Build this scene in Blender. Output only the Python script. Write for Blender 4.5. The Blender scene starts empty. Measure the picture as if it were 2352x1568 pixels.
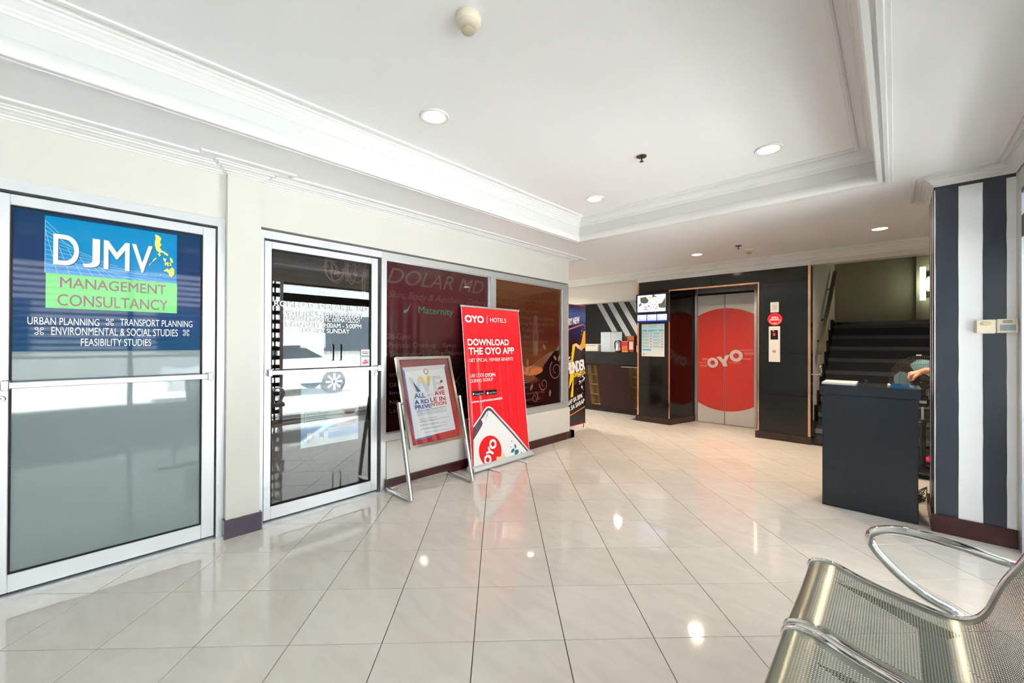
import bpy, bmesh, math, random
from mathutils import Vector, Matrix
random.seed(7)
S = bpy.context.scene
COL = S.collection
PI = math.pi

# ------------------------------------------------------------------ camera
F_PX, PITCH, ROLL, YAW, CAM_Z = 937.0, .0044, .0037, math.radians(45) - .0321, 1.308
def cam_axes():
    fw = Vector((-math.sin(YAW) * math.cos(PITCH), math.cos(YAW) * math.cos(PITCH), math.sin(PITCH)))
    r0 = Vector((math.cos(YAW), math.sin(YAW), 0))
    u0 = r0.cross(fw)
    c, s = math.cos(ROLL), math.sin(ROLL)
    return r0 * c + u0 * s, u0 * c - r0 * s, fw
RT, UP, FW = cam_axes()
CAM = Vector((0, 0, CAM_Z))
cd = bpy.data.cameras.new('camera'); cam = bpy.data.objects.new('camera', cd); COL.objects.link(cam)
cd.sensor_width = 36; cd.lens = F_PX / 2352 * 36; cd.clip_start = .02; cd.clip_end = 200
m = Matrix((RT, UP, -FW)).transposed().to_4x4(); m.translation = CAM
cam.matrix_world = m
S.camera = cam
def ray(px, py):
    return FW + RT * ((px - 1176) / F_PX) - UP * ((py - 784) / F_PX)

# ------------------------------------------------------------------ world, exposure
W = bpy.data.worlds.new('sky'); S.world = W; W.use_nodes = True
bg = W.node_tree.nodes['Background']; bg.inputs[0].default_value = (.85, .925, 1, 1); bg.inputs[1].default_value = 8.0
sl_ = bpy.data.lights.new('sun', 'SUN'); sl_.energy = 95; sl_.angle = .01; sl_.color = (.95, .975, 1)
sun = bpy.data.objects.new('sun', sl_); COL.objects.link(sun); sun.rotation_euler = (math.radians(-9), math.radians(-11), 0)   # high sun from behind the building, onto the street only
S.cycles.max_bounces = 8; S.cycles.glossy_bounces = 3; S.cycles.diffuse_bounces = 4; S.cycles.caustics_refractive = False
S.view_settings.view_transform = 'Standard'; S.view_settings.look = 'None'
S.view_settings.gamma = 1; S.view_settings.use_curve_mapping = False
S.view_settings.exposure = 0.28

# ------------------------------------------------------------------ materials
def lin(c):
    return c / 12.92 if c <= .04045 else ((c + .055) / 1.055) ** 2.4
def rgb(r, g, b):
    return (lin(r / 255), lin(g / 255), lin(b / 255), 1)
MATS = {}
def mat(name, col, rough=.5, metal=0., var=0., scale=8., bump=0., bscale=60., emit=0., spec=.5, coat=0., stretch=None, rnd=0., rvar=0.):
    if name in MATS: return MATS[name]
    m = bpy.data.materials.new(name); m.use_nodes = True; nt = m.node_tree; N = nt.nodes; L = nt.links
    b = N['Principled BSDF']
    b.inputs['Base Color'].default_value = col; b.inputs['Roughness'].default_value = rough
    b.inputs['Metallic'].default_value = metal; b.inputs['Specular IOR Level'].default_value = spec
    if coat: b.inputs['Coat Weight'].default_value = coat; b.inputs['Coat Roughness'].default_value = .04
    tc = None
    if var or bump or rvar:
        tc = N.new('ShaderNodeTexCoord'); mp = N.new('ShaderNodeMapping'); L.new(tc.outputs['Object'], mp.inputs[0])
        if stretch: mp.inputs['Scale'].default_value = stretch
    out = None
    if var or rvar:
        nz = N.new('ShaderNodeTexNoise'); nz.inputs['Scale'].default_value = scale; nz.inputs['Detail'].default_value = 5
        L.new(mp.outputs[0], nz.inputs['Vector'])
    if var:
        mr = N.new('ShaderNodeMapRange'); mr.inputs[1].default_value = .3; mr.inputs[2].default_value = .7
        mr.inputs[3].default_value = 1 - var; mr.inputs[4].default_value = 1 + var
        L.new(nz.outputs[0], mr.inputs[0])
        mx = N.new('ShaderNodeVectorMath'); mx.operation = 'SCALE'; mx.inputs[0].default_value = col[:3]
        L.new(mr.outputs[0], mx.inputs['Scale']); out = mx.outputs[0]
    if rvar:
        r2 = N.new('ShaderNodeMapRange'); r2.inputs[1].default_value = .3; r2.inputs[2].default_value = .7
        r2.inputs[3].default_value = max(0, rough - rvar); r2.inputs[4].default_value = rough + rvar
        L.new(nz.outputs[0], r2.inputs[0]); L.new(r2.outputs[0], b.inputs['Roughness'])
    if rnd:
        oi = N.new('ShaderNodeObjectInfo'); r3 = N.new('ShaderNodeMapRange')
        r3.inputs[3].default_value = 1 - rnd; r3.inputs[4].default_value = 1 + rnd
        L.new(oi.outputs['Random'], r3.inputs[0])
        m3 = N.new('ShaderNodeVectorMath'); m3.operation = 'SCALE'
        if out: L.new(out, m3.inputs[0])
        else: m3.inputs[0].default_value = col[:3]
        L.new(r3.outputs[0], m3.inputs['Scale']); out = m3.outputs[0]
    if out: L.new(out, b.inputs['Base Color'])
    if bump:
        n2 = N.new('ShaderNodeTexNoise'); n2.inputs['Scale'].default_value = bscale; n2.inputs['Detail'].default_value = 3
        L.new(mp.outputs[0], n2.inputs['Vector'])
        bp = N.new('ShaderNodeBump'); bp.inputs['Strength'].default_value = bump; bp.inputs['Distance'].default_value = .01
        L.new(n2.outputs[0], bp.inputs['Height']); L.new(bp.outputs[0], b.inputs['Normal'])
    if emit:
        b.inputs['Emission Color'].default_value = col; b.inputs['Emission Strength'].default_value = emit
    MATS[name] = m
    return m

def thin_glass(name, tint=(1, 1, 1, 1), fac0=.04, fac1=.9):
    m = bpy.data.materials.new(name); m.use_nodes = True; nt = m.node_tree; N = nt.nodes; L = nt.links
    N.remove(N['Principled BSDF']); o = N['Material Output']
    t = N.new('ShaderNodeBsdfTransparent'); t.inputs[0].default_value = tint
    g = N.new('ShaderNodeBsdfGlossy'); g.inputs['Roughness'].default_value = .005
    lw = N.new('ShaderNodeFresnel'); lw.inputs['IOR'].default_value = 1.52
    mr = N.new('ShaderNodeMapRange'); mr.inputs[3].default_value = fac0; mr.inputs[4].default_value = fac1
    L.new(lw.outputs[0], mr.inputs[0])
    x = N.new('ShaderNodeMixShader'); L.new(mr.outputs[0], x.inputs[0]); L.new(t.outputs[0], x.inputs[1]); L.new(g.outputs[0], x.inputs[2])
    L.new(x.outputs[0], o.inputs[0])
    return m

def ramp_mat(name, stops, axis=2, rough=.2, emit=0., noise=0., nscale=4., coat=0.):
    """colour gradient along a generated axis, with optional noise wobble"""
    m = bpy.data.materials.new(name); m.use_nodes = True; nt = m.node_tree; N = nt.nodes; L = nt.links
    b = N['Principled BSDF']; b.inputs['Roughness'].default_value = rough
    if coat: b.inputs['Coat Weight'].default_value = coat; b.inputs['Coat Roughness'].default_value = .03
    tc = N.new('ShaderNodeTexCoord'); sp = N.new('ShaderNodeSeparateXYZ'); L.new(tc.outputs['Generated'], sp.inputs[0])
    v = sp.outputs[axis]
    if noise:
        nz = N.new('ShaderNodeTexNoise'); nz.inputs['Scale'].default_value = nscale; nz.inputs['Detail'].default_value = 3
        L.new(tc.outputs['Generated'], nz.inputs['Vector'])
        ma = N.new('ShaderNodeMath'); ma.operation = 'MULTIPLY_ADD'; ma.inputs[1].default_value = noise
        L.new(nz.outputs[0], ma.inputs[0]); L.new(v, ma.inputs[2])
        mb = N.new('ShaderNodeMath'); mb.operation = 'SUBTRACT'; mb.inputs[1].default_value = noise * .5
        L.new(ma.outputs[0], mb.inputs[0]); v = mb.outputs[0]
    cr = N.new('ShaderNodeValToRGB'); e = cr.color_ramp.elements
    e[0].position, e[0].color = stops[0]; e[1].position, e[1].color = stops[-1]
    for p, c in stops[1:-1]:
        k = e.new(p); k.color = c
    L.new(v, cr.inputs[0]); L.new(cr.outputs[0], b.inputs['Base Color'])
    if emit:
        L.new(cr.outputs[0], b.inputs['Emission Color']); b.inputs['Emission Strength'].default_value = emit
    return m

M_WHITE = mat('white_plaster', rgb(240, 238, 234), .55, bump=.03, bscale=120, var=.012, scale=3)
M_CEIL = mat('ceiling_paint', rgb(244, 244, 244), .6, bump=.02, bscale=40, var=.01, scale=2)
M_TRIM = mat('white_trim_paint', rgb(230, 230, 228), .4)
M_CREAM = mat('cream_wall_paint', rgb(216, 212, 205), .5, var=.012, scale=3)
M_ALU = mat('brushed_aluminium', rgb(232, 234, 238), .33, .7, bump=.008, bscale=260)
M_ALU2 = mat('aluminium_window_frame', rgb(212, 214, 215), .38, .7)
M_STEEL = mat('satin_steel', rgb(200, 198, 194), .28, 1., var=.05, scale=30, stretch=(1, 1, .05))
M_CHROME = mat('chrome', rgb(225, 224, 222), .07, 1.)
M_COPPER = mat('polished_copper', rgb(232, 178, 140), .1, 1., var=.12, scale=5)
M_BLACKP = mat('black_gloss_panel', rgb(8, 8, 8), .13, var=.1, scale=2)
M_MAROON = mat('dark_maroon_tile', rgb(66, 30, 30), .2, var=.18, scale=12)
M_BROWNB = mat('dark_brown_tile', rgb(48, 30, 24), .22, var=.15, scale=10)
M_MAROON_REFL = mat('maroon_tile_blue_reflection', rgb(78, 66, 82), .22, var=.1, scale=10)  # the maroon tile again, its blue reflection put into the colour
M_BLACK = mat('matt_black', rgb(22, 22, 23), .5)
M_RUBBER = mat('black_rubber', rgb(14, 14, 14), .7)
M_GAP = mat('dark_gap', rgb(20, 18, 17), .8)
M_GROUT = mat('grey_grout', rgb(84, 77, 70), .8, var=.15, scale=30)
M_LIGHTW = mat('lamp_diffuser', (1, .93, .84, 1), .5, emit=3.2)
M_WHITEP = mat('white_print', rgb(245, 245, 245), .35)
M_GREYP = mat('grey_print', rgb(120, 120, 120), .5)
M_BLACKPR = mat('black_print', rgb(20, 20, 22), .4)
M_RED = mat('red_print', rgb(236, 30, 40), .22)
M_PAPER = mat('white_paper', rgb(240, 241, 242), .6)
M_IVORY = mat('ivory_plastic', rgb(228, 218, 196), .4)
M_YELLOW = mat('yellow_print', rgb(245, 205, 30), .35)
M_BLUEP = mat('blue_print', rgb(40, 95, 170), .4)

# ------------------------------------------------------------------ mesh helpers
class MB:
    def __init__(s): s.v = []; s.f = []; s.mi = []; s.smooth = False
    def add(s, vs, fs, mi=0):
        n = len(s.v); s.v += [tuple(p) for p in vs]; s.f += [tuple(i + n for i in f) for f in fs]; s.mi += [mi] * len(fs); return s
    def box(s, x0, x1, y0, y1, z0, z1, mi=0):
        return s.add([(x0, y0, z0), (x1, y0, z0), (x1, y1, z0), (x0, y1, z0), (x0, y0, z1), (x1, y0, z1), (x1, y1, z1), (x0, y1, z1)],
                     [(0, 3, 2, 1), (4, 5, 6, 7), (0, 1, 5, 4), (1, 2, 6, 5), (2, 3, 7, 6), (3, 0, 4, 7)], mi)
    def bev(s, x0, x1, y0, y1, z0, z1, b=.004, mi=0):
        """box with chamfered edges"""
        b = min(b, (x1 - x0) * .45, (y1 - y0) * .45, (z1 - z0) * .45)
        X, Y, Z = (x0, x1), (y0, y1), (z0, z1); vs = []; idx = {}
        for i in (0, 1):
            for j in (0, 1):
                for k in (0, 1):
                    sx, sy, sz = (1, -1)[i], (1, -1)[j], (1, -1)[k]
                    for a in range(3):
                        p = [X[i] + sx * b, Y[j] + sy * b, Z[k] + sz * b]
                        p[a] = (X[i], Y[j], Z[k])[a]
                        idx[i, j, k, a] = len(vs); vs.append(p)
        fs = []
        for i in (0, 1):
            q = [idx[i, 0, 0, 0], idx[i, 1, 0, 0], idx[i, 1, 1, 0], idx[i, 0, 1, 0]]; fs.append(q if i else q[::-1])
            q = [idx[0, i, 0, 1], idx[0, i, 1, 1], idx[1, i, 1, 1], idx[1, i, 0, 1]]; fs.append(q if i else q[::-1])
            q = [idx[0, 0, i, 2], idx[1, 0, i, 2], idx[1, 1, i, 2], idx[0, 1, i, 2]]; fs.append(q if i else q[::-1])
        for i in (0, 1):
            for j in (0, 1):
                fs.append([idx[i, j, 0, 0], idx[i, j, 1, 0], idx[i, j, 1, 1], idx[i, j, 0, 1]])
                fs.append([idx[i, 0, j, 0], idx[i, 1, j, 0], idx[i, 1, j, 2], idx[i, 0, j, 2]])
                fs.append([idx[0, i, j, 1], idx[1, i, j, 1], idx[1, i, j, 2], idx[0, i, j, 2]])
                for k in (0, 1): fs.append([idx[i, j, k, 0], idx[i, j, k, 1], idx[i, j, k, 2]])
        return s.add(vs, fs, mi)
    def prism(s, poly, d, mi=0):
        """poly: list of Vector (planar), d: extrusion vector"""
        n = len(poly); vs = [Vector(p) for p in poly] + [Vector(p) + Vector(d) for p in poly]
        return s.add(vs, [tuple(range(n))[::-1], tuple(range(n, 2 * n))] + [(i, (i + 1) % n, n + (i + 1) % n, n + i) for i in range(n)], mi)
    def tube(s, pts, r, seg=10, closed=False, flat=1., up=(0, 0, 1), caps=True, mi=0):
        pts = [Vector(p) for p in pts]; n = len(pts); rs = r if isinstance(r, (list, tuple)) else [r] * n
        base = len(s.v); vs = []; up = Vector(up); prev = None
        for i, p in enumerate(pts):
            if closed: t = pts[(i + 1) % n] - pts[i - 1]
            else: t = pts[min(i + 1, n - 1)] - pts[max(i - 1, 0)]
            t.normalize()
            if prev is None:
                a = up - t * up.dot(t)
                if a.length < 1e-3: a = Vector((1, 0, 0)) - t * t.x
            else: a = prev - t * prev.dot(t)
            a.normalize(); prev = a; b = t.cross(a)
            for k in range(seg):
                th = 2 * PI * k / seg
                vs.append(p + a * math.cos(th) * rs[i] + b * math.sin(th) * rs[i] * flat)
        fs = []
        for i in range(n if closed else n - 1):
            j = (i + 1) % n
            for k in range(seg):
                l = (k + 1) % seg
                fs.append((i * seg + k, i * seg + l, j * seg + l, j * seg + k))
        if caps and not closed:
            fs.append(tuple(range(seg))[::-1]); fs.append(tuple((n - 1) * seg + k for k in range(seg)))
        return s.add(vs, fs, mi)
    def lathe(s, prof, c, seg=24, axis=(0, 0, 1), mi=0):
        ax = Vector(axis).normalized(); a = ax.orthogonal().normalized(); b = ax.cross(a); c = Vector(c); n = len(prof); vs = []
        for r, h in prof:
            for k in range(seg):
                th = 2 * PI * k / seg; vs.append(c + ax * h + (a * math.cos(th) + b * math.sin(th)) * max(r, 1e-5))
        fs = [(i * seg + k, i * seg + (k + 1) % seg, (i + 1) * seg + (k + 1) % seg, (i + 1) * seg + k) for i in range(n - 1) for k in range(seg)]
        if prof[0][0] > 1e-4: fs.append(tuple(range(seg))[::-1])
        if prof[-1][0] > 1e-4: fs.append(tuple((n - 1) * seg + k for k in range(seg)))
        return s.add(vs, fs, mi)
    def ball(s, c, r, seg=14, rings=8, mi=0, sc=(1, 1, 1)):
        c = Vector(c); vs = []
        for i in range(rings + 1):
            ph = PI * i / rings
            for k in range(seg):
                th = 2 * PI * k / seg
                vs.append(c + Vector((math.sin(ph) * math.cos(th) * sc[0], math.sin(ph) * math.sin(th) * sc[1], math.cos(ph) * sc[2])) * r)
        return s.add(vs, [(i * seg + k, (i + 1) * seg + k, (i + 1) * seg + (k + 1) % seg, i * seg + (k + 1) % seg) for i in range(rings) for k in range(seg)], mi)
    def sweep(s, path, prof, closed=False, mi=0):
        """profile (offset to the right of the heading, z) carried along an xy path with mitred corners"""
        P = [Vector((p[0], p[1])) for p in path]; n = len(P); rows = []
        for i in range(n):
            def nrm(a, b):
                d = (P[b] - P[a]).normalized(); return Vector((d.y, -d.x))
            if closed: n1, n2 = nrm(i - 1, i), nrm(i, (i + 1) % n)
            else:
                n1 = nrm(max(i - 1, 0), max(i, 1)); n2 = nrm(min(i, n - 2), min(i + 1, n - 1))
            mt = (n1 + n2); mt = mt / max(mt.dot(n1), .2) if mt.length > 1e-6 else n1
            rows.append([(P[i].x + mt.x * e, P[i].y + mt.y * e, z) for e, z in prof])
        k = len(prof); vs = [p for r in rows for p in r]; fs = []
        for i in range(n if closed else n - 1):
            j = (i + 1) % n
            for q in range(k):
                w = (q + 1) % k; fs.append((i * k + q, i * k + w, j * k + w, j * k + q))
        if not closed:
            fs.append(tuple(range(k))); fs.append(tuple((n - 1) * k + q for q in range(k))[::-1])
        return s.add(vs, fs, mi)
    def mesh(s, name, mats, smooth=None):
        me = bpy.data.meshes.new(name); me.from_pydata(s.v, [], s.f); me.update()
        for mm in (mats if isinstance(mats, (list, tuple)) else [mats]): me.materials.append(mm)
        me.polygons.foreach_set('material_index', s.mi)
        bm = bmesh.new(); bm.from_mesh(me); bmesh.ops.recalc_face_normals(bm, faces=bm.faces); bm.to_mesh(me); bm.free()
        if smooth:
            for p in me.polygons: p.use_smooth = True
            if smooth is not True: me.set_sharp_from_angle(angle=math.radians(smooth))
        return me
    def build_each(s, name, mats, parent):
        """one object for every face group"""
        for f in s.f: MB().add([s.v[i] for i in f], [tuple(range(len(f)))]).build(name, mats, parent)
    def build(s, name, mats, parent=None, smooth=None):
        o = bpy.data.objects.new(name, s.mesh(name, mats, smooth)); COL.objects.link(o)
        if parent: o.parent = parent; o.matrix_parent_inverse = Matrix.Translation(-Vector(parent.location)) if parent.type == 'EMPTY' else Matrix()
        return o

def tag(o, label, cat=None, group=None, kind=None):
    o['label'] = label
    if cat: o['category'] = cat
    if group: o['group'] = group
    if kind: o['kind'] = kind
    return o
def thing(name, loc, label, cat, group=None, kind=None):
    e = bpy.data.objects.new(name, None); COL.objects.link(e); e.location = loc; e.empty_display_size = .1
    return tag(e, label, cat, group, kind)

# ---- flat print: text and shapes on a surface
TXT = {}
def glyphs(body, bold=0., shear=0.):
    k = (body, bold, shear)
    if k not in TXT:
        c = bpy.data.curves.new('t', 'FONT'); c.body = body; c.resolution_u = 7; c.offset = bold; c.shear = shear; c.fill_mode = 'FRONT'
        o = bpy.data.objects.new('t', c); COL.objects.link(o); bpy.context.view_layer.update()
        me = bpy.data.meshes.new_from_object(o.evaluated_get(bpy.context.evaluated_depsgraph_get()))
        vs = [(v.co.x, v.co.y) for v in me.vertices]; fs = [tuple(p.vertices) for p in me.polygons]
        bpy.data.objects.remove(o); bpy.data.curves.remove(c); bpy.data.meshes.remove(me)
        TXT[k] = (vs, fs)
    return TXT[k]
class Surf:
    """a plane in the room: origin O, axes U (right), V (up), N towards the room"""
    def __init__(s, O, U, V):
        s.O = Vector(O); s.U = Vector(U).normalized(); s.V = Vector(V).normalized(); s.N = s.U.cross(s.V)
    def p(s, u, v, d=0): return s.O + s.U * u + s.V * v + s.N * d
    def at(s, px, py):
        r = ray(px, py); t = (s.O - CAM).dot(s.N) / r.dot(s.N); q = CAM + r * t - s.O
        return q.dot(s.U), q.dot(s.V)
    def text(s, mb, body, u0, v0, u1, v1, d=.002, bold=0., shear=0., mi=0, rot=0.):
        vs, fs = glyphs(body, 0., shear)
        if not vs: return
        if bold > 0:
            h = (v1 - v0) * bold * .9
            for i, (a, b) in enumerate(((-1, -1), (1, -1), (1, 1), (-1, 1), (-1, 0), (1, 0), (0, 1), (0, -1))):
                s.text(mb, body, u0 + h + a * h, v0 + h + b * h, u1 - h + a * h, v1 - h + b * h, d + .00008 * i, 0, shear, mi, rot)
            return
        xs = [a for a, b in vs]; ys = [b for a, b in vs]; x0, x1, y0, y1 = min(xs), max(xs), min(ys), max(ys)
        cu, cv = (u0 + u1) / 2, (v0 + v1) / 2; out = []
        for a, b in vs:
            uu = (a - x0) / max(x1 - x0, 1e-6) * (u1 - u0) - (u1 - u0) / 2; vv = (b - y0) / max(y1 - y0, 1e-6) * (v1 - v0) - (v1 - v0) / 2
            c, q = math.cos(rot), math.sin(rot)
            out.append(s.p(cu + uu * c - vv * q, cv + uu * q + vv * c, d))
        mb.add(out, fs, mi)
    def ptext(s, mb, body, x0, x1, yt, yb, **k):
        """left and right pixel columns, top and bottom pixel rows at the left end"""
        a = s.at(x0, yb); t = s.at(x0, yt); y1 = yb
        for _ in range(3): b = s.at(x1, y1); y1 = y1 + (b[1] - a[1]) * 180
        s.text(mb, body, a[0], a[1], b[0], t[1], **k)
    def poly(s, mb, pts, d=.002, mi=0):
        mb.add([s.p(u, v, d) for u, v in pts], [tuple(range(len(pts)))], mi)
    def ppoly(s, mb, pts, d=.002, mi=0): s.poly(mb, [s.at(*q) for q in pts], d, mi)
    def rect(s, mb, u0, v0, u1, v1, d=.002, mi=0): s.poly(mb, [(u0, v0), (u1, v0), (u1, v1), (u0, v1)], d, mi)
    def disc(s, mb, u, v, r, d=.002, seg=40, mi=0, r2=None):
        s.poly(mb, [(u + r * math.cos(2 * PI * k / seg), v + (r2 or r) * math.sin(2 * PI * k / seg)) for k in range(seg)], d, mi)
    def ring(s, mb, u, v, r0, r1, d=.002, seg=40, mi=0, a0=0, a1=2 * PI):
        for k in range(seg):
            t0 = a0 + (a1 - a0) * k / seg; t1 = a0 + (a1 - a0) * (k + 1) / seg
            s.poly(mb, [(u + r0 * math.cos(t0), v + r0 * math.sin(t0)), (u + r1 * math.cos(t0), v + r1 * math.sin(t0)),
                        (u + r1 * math.cos(t1), v + r1 * math.sin(t1)), (u + r0 * math.cos(t1), v + r0 * math.sin(t1))], d, mi)
    def line(s, mb, pts, w, d=.002, mi=0):
        ws = w if isinstance(w, (list, tuple)) else [w] * len(pts); L = []; R = []
        for i, q in enumerate(pts):
            a = Vector(pts[max(i - 1, 0)]); b = Vector(pts[min(i + 1, len(pts) - 1)]); t = (b - a)
            if t.length < 1e-9: t = Vector((1, 0))
            t.normalize(); n = Vector((-t.y, t.x)) * ws[i] / 2
            L.append((q[0] + n.x, q[1] + n.y)); R.append((q[0] - n.x, q[1] - n.y))
        for i in range(len(pts) - 1): s.poly(mb, [L[i], L[i + 1], R[i + 1], R[i]], d, mi)

def bez(p0, p1, p2, p3, n=14):
    o = []
    for i in range(n + 1):
        t = i / n; a = (1 - t) ** 3; b = 3 * t * (1 - t) ** 2; c = 3 * t * t * (1 - t); e = t ** 3
        o.append(tuple(a * w + b * x + c * y + e * z for w, x, y, z in zip(p0, p1, p2, p3)))
    return o
def smooth_path(pts, n=6, closed=False):
    P = [Vector(p) for p in pts]; out = []; k = len(P)
    for i in range(k if closed else k - 1):
        if closed: a, b, c, d = P[i - 1], P[i], P[(i + 1) % k], P[(i + 2) % k]
        else: a, b, c, d = P[max(i - 1, 0)], P[i], P[i + 1], P[min(i + 2, k - 1)]
        for q in range(n):
            t = q / n
            out.append(.5 * ((2 * b) + (c - a) * t + (2 * a - 5 * b + 4 * c - d) * t * t + (3 * b - a - 3 * c + d) * t ** 3))
    if not closed: out.append(P[-1])
    return out

# ------------------------------------------------------------------ key dimensions (metres, camera over the origin)
XL = -3.31           # left shop-front wall face
ZL, ZH = 2.49, 2.72  # lower ceiling, coffer ceiling
YE = 6.55            # lift wall face
YEND = 4.68          # end of the left shop front
XR = .58             # glazed street front on the right
YB = -3.0            # wall behind the camera

# ================================================================== FLOOR
def clip(poly, f):
    out = []
    for i in range(len(poly)):
        a, b = poly[i], poly[(i + 1) % len(poly)]; fa, fb = f(a), f(b)
        if fa >= 0: out.append(a)
        if (fa >= 0) != (fb >= 0):
            t = fa / (fa - fb); out.append((a[0] + (b[0] - a[0]) * t, a[1] + (b[1] - a[1]) * t))
    return out
def clip_rect(poly, r):
    for f in (lambda p: p[0] - r[0], lambda p: r[1] - p[0], lambda p: p[1] - r[2], lambda p: r[3] - p[1]):
        poly = clip(poly, f)
        if len(poly) < 3: return []
    return poly
def area(p): return abs(sum(p[i][0] * p[(i + 1) % len(p)][1] - p[(i + 1) % len(p)][0] * p[i][1] for i in range(len(p)))) / 2

floor = MB().box(-7, 1.3, YB, 10.2, -.12, -.006).build('floor', M_GROUT)
tag(floor, 'cream polished tile floor laid diagonally across the lobby', 'floor', kind='structure')
def tile_mat():
    m = bpy.data.materials.new('polished_cream_tile'); m.use_nodes = True; nt = m.node_tree; N = nt.nodes; L = nt.links
    b = N['Principled BSDF']; b.inputs['Roughness'].default_value = .05; b.inputs['Specular IOR Level'].default_value = .55
    g = N.new('ShaderNodeNewGeometry'); mp = N.new('ShaderNodeMapping'); mp.inputs['Scale'].default_value = (1, 2.6, 1); mp.inputs['Rotation'].default_value = (0, 0, .6)
    L.new(g.outputs['Position'], mp.inputs[0])
    n1 = N.new('ShaderNodeTexNoise'); n1.inputs['Scale'].default_value = 5; n1.inputs['Detail'].default_value = 8; n1.inputs['Distortion'].default_value = .6
    oi = N.new('ShaderNodeObjectInfo'); ad = N.new('ShaderNodeVectorMath'); L.new(mp.outputs[0], ad.inputs[0])
    sc = N.new('ShaderNodeVectorMath'); sc.operation = 'SCALE'; sc.inputs[0].default_value = (9, 5, 3); L.new(oi.outputs['Random'], sc.inputs['Scale']); L.new(sc.outputs[0], ad.inputs[1])
    L.new(ad.outputs[0], n1.inputs['Vector'])
    cr = N.new('ShaderNodeValToRGB'); e = cr.color_ramp.elements
    e[0].position = .3; e[0].color = rgb(218, 211, 202); e[1].position = .75; e[1].color = rgb(228, 222, 214)
    L.new(n1.outputs[0], cr.inputs[0])
    mr = N.new('ShaderNodeMapRange'); mr.inputs[3].default_value = .97; mr.inputs[4].default_value = 1.03; L.new(oi.outputs['Random'], mr.inputs[0])
    mx = N.new('ShaderNodeVectorMath'); mx.operation = 'SCALE'; L.new(cr.outputs[0], mx.inputs[0]); L.new(mr.outputs[0], mx.inputs['Scale'])
    L.new(mx.outputs[0], b.inputs['Base Color'])
    return m
M_TILE = tile_mat()
REG = [(-3.345, .60, -2.9, 6.55), (.60, 1.25, 4.66, 6.55), (-6.9, -3.345, 4.70, 7.0), (-2.62, -1.43, 6.55, 7.17)]
T = .4; GAP = .0020
far_tiles = MB(); full = None; ntile = 0
for i in range(-16, 22):
    for j in range(-16, 22):
        cs = []
        for dj, di in ((0, 0), (1, 0), (1, 1), (0, 1)):
            a = (j + dj - .2625) * T + (GAP if dj == 0 else -GAP); b = (i + di + 4.498) * T + (GAP if di == 0 else -GAP)
            cs.append(((a - b) * .70710678, (a + b) * .70710678))
        pieces = [q for q in (clip_rect(cs, r) for r in REG) if len(q) > 2 and area(q) > 1e-4]
        if not pieces: continue
        ctr = Vector((sum(c[0] for c in cs) / 4, sum(c[1] for c in cs) / 4, 0))
        tot = sum(area(q) for q in pieces); dz = random.uniform(-.00012, .00012)
        if ctr.y < -.9 or (ctr.y < .6 and ctr.x > .1):
            for q in pieces: far_tiles.prism([(p[0], p[1], -.008) for p in q], (0, 0, .008))
            continue
        if len(pieces) == 1 and tot > (T - 2 * GAP) ** 2 * .9999:
            if full is None:
                mb = MB(); b = .0008
                top = [(c[0] - ctr.x, c[1] - ctr.y) for c in cs]
                mb.add([(p[0], p[1], -.008) for p in top] + [(p[0], p[1], -b) for p in top] + [(p[0] * .997, p[1] * .997, 0) for p in top],
                       [(8, 9, 10, 11)] + [(k, (k + 1) % 4, 4 + (k + 1) % 4, 4 + k) for k in range(4)] + [(4 + k, 4 + (k + 1) % 4, 8 + (k + 1) % 4, 8 + k) for k in range(4)])
                full = mb.mesh('tile', M_TILE)
            me = full
        else:
            mb = MB()
            for q in pieces: mb.prism([(p[0] - ctr.x, p[1] - ctr.y, -.008) for p in q], (0, 0, .008))
            me = mb.mesh('tile', M_TILE)
        o = bpy.data.objects.new('tile', me); COL.objects.link(o); o.parent = floor; o.location = (ctr.x, ctr.y, dz); ntile += 1
o = far_tiles.build('tile_field', M_TILE, floor); o['kind'] = 'stuff'


# ================================================================== CEILING
CX0, CX1, CY0, CY1 = -2.65, -.07, -2.2, 3.95
c = MB()
c.box(-7, CX0, YB, 7.3, ZL, 2.86).box(CX1, 1.3, YB, 6.72, ZL, 2.86).box(CX0, CX1, CY1, 6.72, ZL, 2.86).box(CX0, CX1, YB, CY0, ZL, 2.86)
c.box(CX0, CX1, CY0, CY1, ZH, 2.86).box(CX0, -.80, 6.72, 7.3, ZL, 2.86)
ceiling = tag(c.build('ceiling', M_CEIL), 'white plaster ceiling with a deep rectangular coffer', 'ceiling', kind='structure')
# crown around the coffer (hugging the fascia) and flat bead on the coffer ceiling, soffit edge mould
loop = [(CX0, CY0), (CX0, CY1), (CX1, CY1), (CX1, CY0)]
CROWN_H = [(0, 2.640), (.010, 2.640), (.012, 2.652), (.022, 2.658), (.024, 2.668), (.036, 2.674), (.044, 2.686), (.060, 2.694), (.064, 2.704), (.074, 2.708), (.076, ZH), (0, ZH)]
BEAD_H = [(.115, ZH), (.117, ZH - .012), (.126, ZH - .015), (.140, ZH - .010), (.143, ZH)]
EDGE = [(.004, ZL + .064), (.014, ZL + .050), (.024, ZL + .020), (.024, ZL - .008), (.016, ZL - .020), (-.004, ZL - .020), (-.008, ZL - .004), (-.020, ZL - .004), (-.023, ZL - .020), (-.041, ZL - .020), (-.045, ZL - .006), (-.061, ZL - .006), (-.064, ZL), (0, ZL), (0, ZL + .064)]
o = MB().sweep(loop, CROWN_H, True).build('trim_1', M_TRIM, smooth=35); tag(o, 'stepped crown moulding inside the ceiling coffer', 'moulding', kind='structure')
o = MB().sweep(loop, BEAD_H, True).build('trim_2', M_TRIM, smooth=35); tag(o, 'thin flat bead running round the coffer ceiling', 'moulding', kind='structure')
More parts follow.
